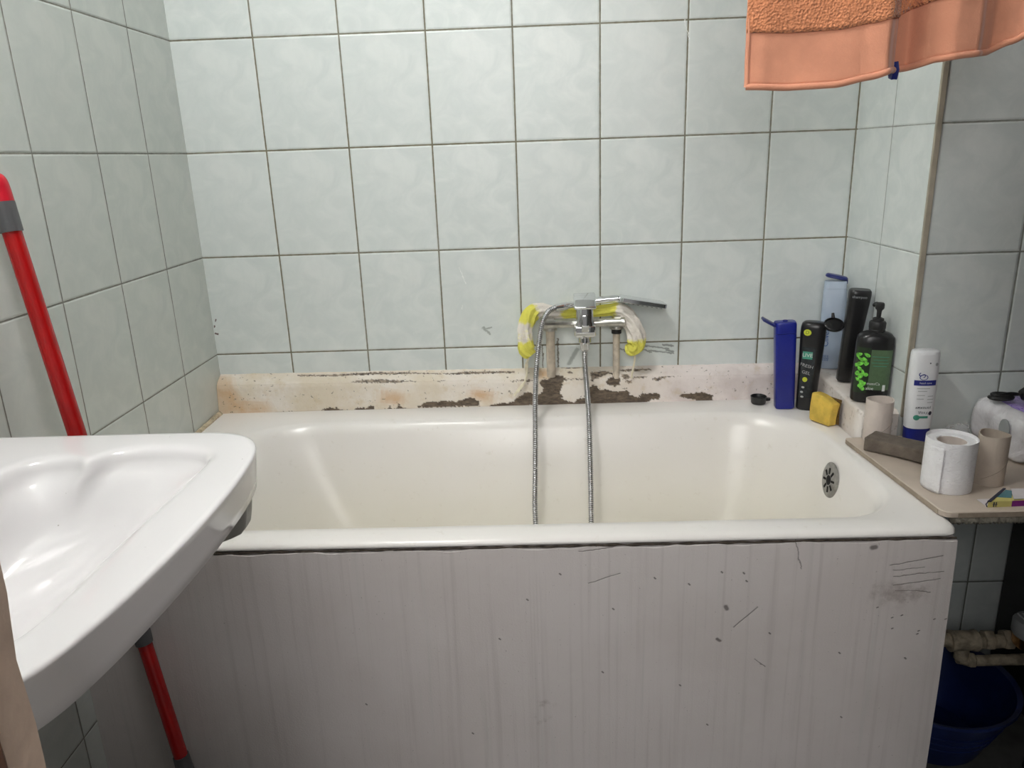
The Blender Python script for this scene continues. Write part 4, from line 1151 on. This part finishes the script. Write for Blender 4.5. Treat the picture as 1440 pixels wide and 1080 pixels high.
loft(bm, [[Vector((-.030, -.004, .0118+z)), Vector((-.006, -.008, .0122+z)), Vector((.004, .008, .0172+z)), Vector((-.004, .0125, .0172+z))] for z in (0, .0012)])
o = pobj('inner_sheet', bm, M['tealcard'], mbx); tag(o, 'teal inner sheet')
bm = bmesh.new()
loft(bm, [[Vector((-.006, -.0135, .0128+z)), Vector((.062, -.0140, .0128+z)), Vector((.062, .0150, .0165+z)), Vector((.006, .0150, .0180+z))] for z in (0, .0010)]); pobj('lid_panel', bm, M['whitecard'], mbx)
bm = bmesh.new(); tube(bm, [(-.0505, -.0148, .0005), (-.0515, -.0120, .005), (-.0505, -.0148, .0105)], .0009, 6); tube(bm, [(-.040, -.0151, .001), (-.040, -.0153, .0095)], .0010, 6); tube(bm, [(-.036, -.0151, .001), (-.036, -.0153, .0095)], .0007, 6); tube(bm, [(-.042, -.0152, .0055), (-.034, -.0152, .0055)], .0006, 6); pobj('printed_edge', bm, M['darkprint'], mbx)

# ------------------------------------------------------------------ things under the board
wp = thing('water_pipe', 'old painted water pipe with a tee under the board, right of the bath front', 'pipe', (1.05, -.52, .22))
def wobj(name, bm, m, parent=None):
    bmesh.ops.translate(bm, vec=-Vector((1.05, -.52, .22)), verts=bm.verts); return obj(name, bm, m, parent or wp)
def rough(r, k): return lambda s, th: r*(1+k*mnoise.noise(Vector((s*12, math.cos(th), math.sin(th)))))
bm = bmesh.new(); tube(bm, [(.78+.290*i/40, -.52, .220+.004*math.sin(i*.2)) for i in range(41)], rough(.0145, .12), 16); wobj('upper_pipe', bm, M['dirtypipe'])
bm = bmesh.new()
tube(bm, [(.876+.056*i/10, -.52, .220) for i in range(11)], lambda s, th: .0205+.002*(s < .12 or s > .88), 18)
tube(bm, [(.906, -.52, .215-.038*i/6) for i in range(7)], .014, 14); wobj('tee', bm, M['dirtypipe'])
for x in (.946, .985):
    bm = bmesh.new(); lathe(bm, [(.019, 0), (.021, .003), (.021, .016), (.019, .019)], 6, Matrix.Translation((x, -.52, .221)) @ Matrix.Rotation(PI/2, 4, 'Y')); wobj('pipe_nut', bm, M['dirtypipe'])
bm = bmesh.new(); tube(bm, catmull([(.900, -.52, .176), (.93, -.522, .172), (1.0, -.524, .174), (1.070, -.524, .174)], 10), rough(.0115, .1), 14); wobj('lower_pipe', bm, M['dirtypipe'])
bm = bmesh.new(); lathe(bm, [(.014, 0), (.016, .003), (.016, .013), (.013, .016)], 6, Matrix.Translation((.918, -.521, .173)) @ Matrix.Rotation(PI/2, 4, 'Y')); wobj('pipe_nut', bm, M['dirtypipe'])
wm = thing('water_meter', 'grey lidded water meter with brass fittings on the pipe under the board', 'water meter', (1.022, -.552, .240))
bm = bmesh.new(); lathe(bm, [(.030, -.012), (.034, -.006), (.034, .012), (.030, .016)], 24, ); pobj('meter_body', bm, M['brass'], wm)
bm = bmesh.new(); lathe(bm, [(.036, .014), (.038, .018), (.038, .042), (.034, .047), (.020, .049)], 32); pobj('lid', bm, M['greyprint'], wm)
bm = bmesh.new()
for k in range(5): box(bm, (-.022+k*.010, -.024, .0478), (-.019+k*.010, .024, .0500), .0005)
pobj('lid_ribs', bm, M['whiteplastic'], wm)
# blue bowl on the floor
bw = thing('plastic_bowl', 'dark blue plastic bowl on the floor under the board', 'bowl', (.850, -.530, 0))
bm = bmesh.new(); lathe(bm, [(.085, .001), (.100, .003), (.118, .05), (.140, .105), (.150, .140), (.158, .143), (.158, .136), (.154, .136), (.154, .1415), (.148, .139), (.136, .103), (.114, .05), (.095, .006)], 48)
pobj('shell', bm, M['bucket'], bw)
bm = bmesh.new()
for k in range(3): 
    z = .055+.02*k; r = .1205+.0083*k
    P = [Vector((r*math.cos(a), r*math.sin(a), z)) for a in [2*PI*i/48 for i in range(49)]]
    tube(bm, P, .0012, 6, cap=False)
pobj('rib', bm, M['bucket'], bw)
# dark cabinet guessed at far right, added to darken the space under the board
cbx = thing('dark_blocker', 'black cabinet guessed at the far right, added to darken the space under the board', 'blocker', (1.18, -.53, 0))
bm = bmesh.new(); box(bm, (-.105, -.160, .02), (.115, .170, .565), .004, 2); pobj('blocker_body', bm, M['blackmat'], cbx)
bm = bmesh.new(); box(bm, (-.103, -.170, .05), (.113, -.1605, .555), .003, 2); pobj('blocker_front', bm, M['blackmat'], cbx)
bm = bmesh.new(); box(bm, (-.095, -.140, 0), (.105, .160, .0195)); pobj('plinth', bm, M['blackmat'], cbx)
# loose cable on the floor
bm = bmesh.new(); P = []
for i in range(120):
    a = i*.21; P.append(Vector((1.02+.030*math.cos(a)+.010*math.sin(a*.31), -.655+.035*math.sin(a)+.01*math.cos(a*.23), .006+.012*(i/119)+.004*math.sin(a*.5))))
tube(bm, P, .0035, 8)
cb = obj('cable_coil', bm, M['blackmat'], None); tag(cb, 'dark loosely coiled cable on the floor, far right', 'cable')

# ------------------------------------------------------------------ towel on a line
tw = thing('towel', 'orange terry towel with a flat border, hanging high in front of the right wall', 'towel', (.52, -.75, 1.87))
def lerp_pts(L, x):
    if x <= L[0][0]: return L[0][1]
    for a, b in zip(L, L[1:]):
        if x <= b[0]:
            f = (x-a[0])/(b[0]-a[0]); f = f*f*(3-2*f)*.6+f*.4
            return a[1]+(b[1]-a[1])*f
    return L[-1][1]
zb = [(.333, 1.2955), (.392, 1.292), (.45, 1.2925), (.493, 1.300), (.529, 1.309), (.563, 1.3135), (.59, 1.321), (.632, 1.325), (.663, 1.3285), (.694, 1.341), (.718, 1.352)]
hb = [(.333, .074), (.44, .074), (.53, .070), (.565, .080), (.62, .078), (.72, .075)]
yf = [(.333, .004), (.36, -.004), (.42, -.014), (.48, -.026), (.512, -.036), (.530, -.012), (.545, .020), (.564, .026), (.580, -.004), (.61, -.016), (.64, -.012), (.655, .004), (.672, .012), (.695, .002), (.712, -.004), (.718, .000)]
ZT = 1.872
def tp(x, h):
    z0 = lerp_pts(zb, x); H = ZT-z0; k = h/H
    fold = lerp_pts(yf, x)*(1-.45*k)
    y = -.75+fold+.004*mnoise.noise(Vector((x*14, h*9, 0)))*(1-k)-.004*math.exp(-((h-.03)/.03)**2)*math.sin(x*60)*.3
    xx = x+.006*k*math.sin(x*30)-.001*mnoise.noise(Vector((h*40, x*3, 1)))
    return Vector((xx-.52, (y*(1-k**6)+(-.7535)*k**6)+.75, z0+h-1.87))
X0, X1 = .333, .718
def sheet(fn, nu, nv, name, m, th, parent):
    bm = bmesh.new()
    g = [[bm.verts.new(fn(i/nu, j/nv)) for j in range(nv+1)] for i in range(nu+1)]
    for i in range(nu):
        for j in range(nv): bm.faces.new((g[i][j], g[i+1][j], g[i+1][j+1], g[i][j+1]))
    o = pobj(name, bm, m, parent, 80)
    s_ = o.modifiers.new('thickness', 'SOLIDIFY'); s_.thickness = th; s_.offset = 0
    return o
def hbx(x): return lerp_pts(hb, x)
sheet(lambda u, v: tp(X0+.006+(X1-X0-.012)*u, .007+(hbx(X0+(X1-X0)*u)-.006)*v), 140, 14, 'border_band', M['band'], .0022, tw)
def terry(u, v):
    x = X0+(X1-X0)*u; h0 = hbx(x); z0 = lerp_pts(zb, x)
    h = h0+(ZT-z0-h0)*v
    return tp(x, h)
sheet(terry, 140, 90, 'terry_cloth', M['terry'], .0062, tw)
def back(u, v):
    x = X0+(X1-X0)*u; a = min(1, v/.06)*PI
    p = tp(x, ZT-lerp_pts(zb, x))
    return Vector((p.x, .0105-.0140*math.cos(a)+.0, .002+.006*math.sin(a)-.33*max(0, v-.06)))
sheet(back, 60, 40, 'terry_cloth', M['terry'], .005, tw)
bm = bmesh.new()
P = [tp(X0+.002+(X1-X0-.004)*i/160, .0045) for i in range(161)]
tube(bm, P, lambda s, th: .0045 if abs(math.cos(th)) > .2 else .0028, 10); pobj('hem', bm, M['band'], tw)
for xe in (X0+.003, X1-.003):
    bm = bmesh.new(); P = [tp(xe, .004+.088*i/30) for i in range(31)]
    tube(bm, P, .0036, 8); pobj('hem', bm, M['band'], tw)
bm = bmesh.new(); q = tp(.5365, .004)
tube(bm, [q+Vector((0, -.003, .010)), q+Vector((.001, -.006, 0)), q+Vector((.001, -.003, -.009)), q+Vector((.001, .003, -.006))], lambda s, th: .0055*(1 if abs(math.sin(th)) > .5 else .6), 8)
o = pobj('label_tab', bm, M['navy'], tw); tag(o, 'tiny navy fabric tab on the lower hem')
bm = bmesh.new(); tube(bm, [(-.7938, -.746, 1.866), (.2, -.746, 1.8655), (1.2998, -.746, 1.866)], .0028, 10)
ln = obj('clothes_line', bm, M['cord'], None); tag(ln, 'thin pale cord stretched across the room that carries the orange towel', 'clothes line')

# ------------------------------------------------------------------ lamp, light, camera
lm = thing('ceiling_lamp', 'round white ceiling lamp over the middle of the room', 'lamp', (LAMP[0], LAMP[1], ZC))
bm = bmesh.new(); lathe(bm, [(.06, 0), (.06, -.025), (.045, -.035)], 32); pobj('lamp_base', bm, M['whiteplastic'], lm)
t = NT('lit_lamp_glass'); t.color((1, 1, 1)); t.set(Emission_Color=(1.0, .985, .965, 1), Emission_Strength=LAMP[2])
bm = bmesh.new(); lathe(bm, [(.06, -.034), (.105, -.044), (.130, -.060), (.135, -.080), (.120, -.100), (.08, -.112), (.03, -.118)], 32); pobj('lamp_shade', bm, t.m, lm)

hl = bpy.data.lights.new('hall_fill', 'AREA'); hl.shape = 'DISK'; hl.size = 1.1; hl.energy = HALL_FILL; hl.color = (1, .985, .97)  # unseen fill added behind the camera to even out the walls
ho = bpy.data.objects.new('hall_fill', hl); C.objects.link(ho); ho.location = (-.10, -3.1, 1.95); ho.rotation_euler = (math.radians(80), 0, 0)
w = bpy.data.worlds.new('hall'); bpy.context.scene.world = w; w.use_nodes = True
w.node_tree.nodes['Background'].inputs[0].default_value = (1.0, .97, .94, 1)
w.node_tree.nodes['Background'].inputs[1].default_value = WORLD

cam = bpy.data.cameras.new('camera'); co = bpy.data.objects.new('camera', cam); C.objects.link(co)
cam.sensor_fit = 'HORIZONTAL'; cam.sensor_width = 36; cam.lens = 36*1064.12/1440; cam.clip_start = .02
pitch, roll, yaw = -.2937, .0362, .0298
R_ = Matrix.Rotation(yaw, 3, 'Z') @ Matrix.Rotation(pitch, 3, 'X') @ Matrix.Rotation(roll, 3, 'Y')
Mw = Matrix.Identity(4)
for i in range(3):
    Mw[i][0] = R_[i][0]; Mw[i][1] = R_[i][2]; Mw[i][2] = -R_[i][1]
Mw.translation = Vector((.0262, -1.8912, 1.22))
co.matrix_world = Mw
sc_ = bpy.context.scene; sc_.camera = co
sc_.view_settings.view_transform = 'Standard'; sc_.view_settings.look = 'None'; sc_.view_settings.gamma = 1
sc_.view_settings.exposure = EXPOSURE
sc_.view_settings.use_curve_mapping = False
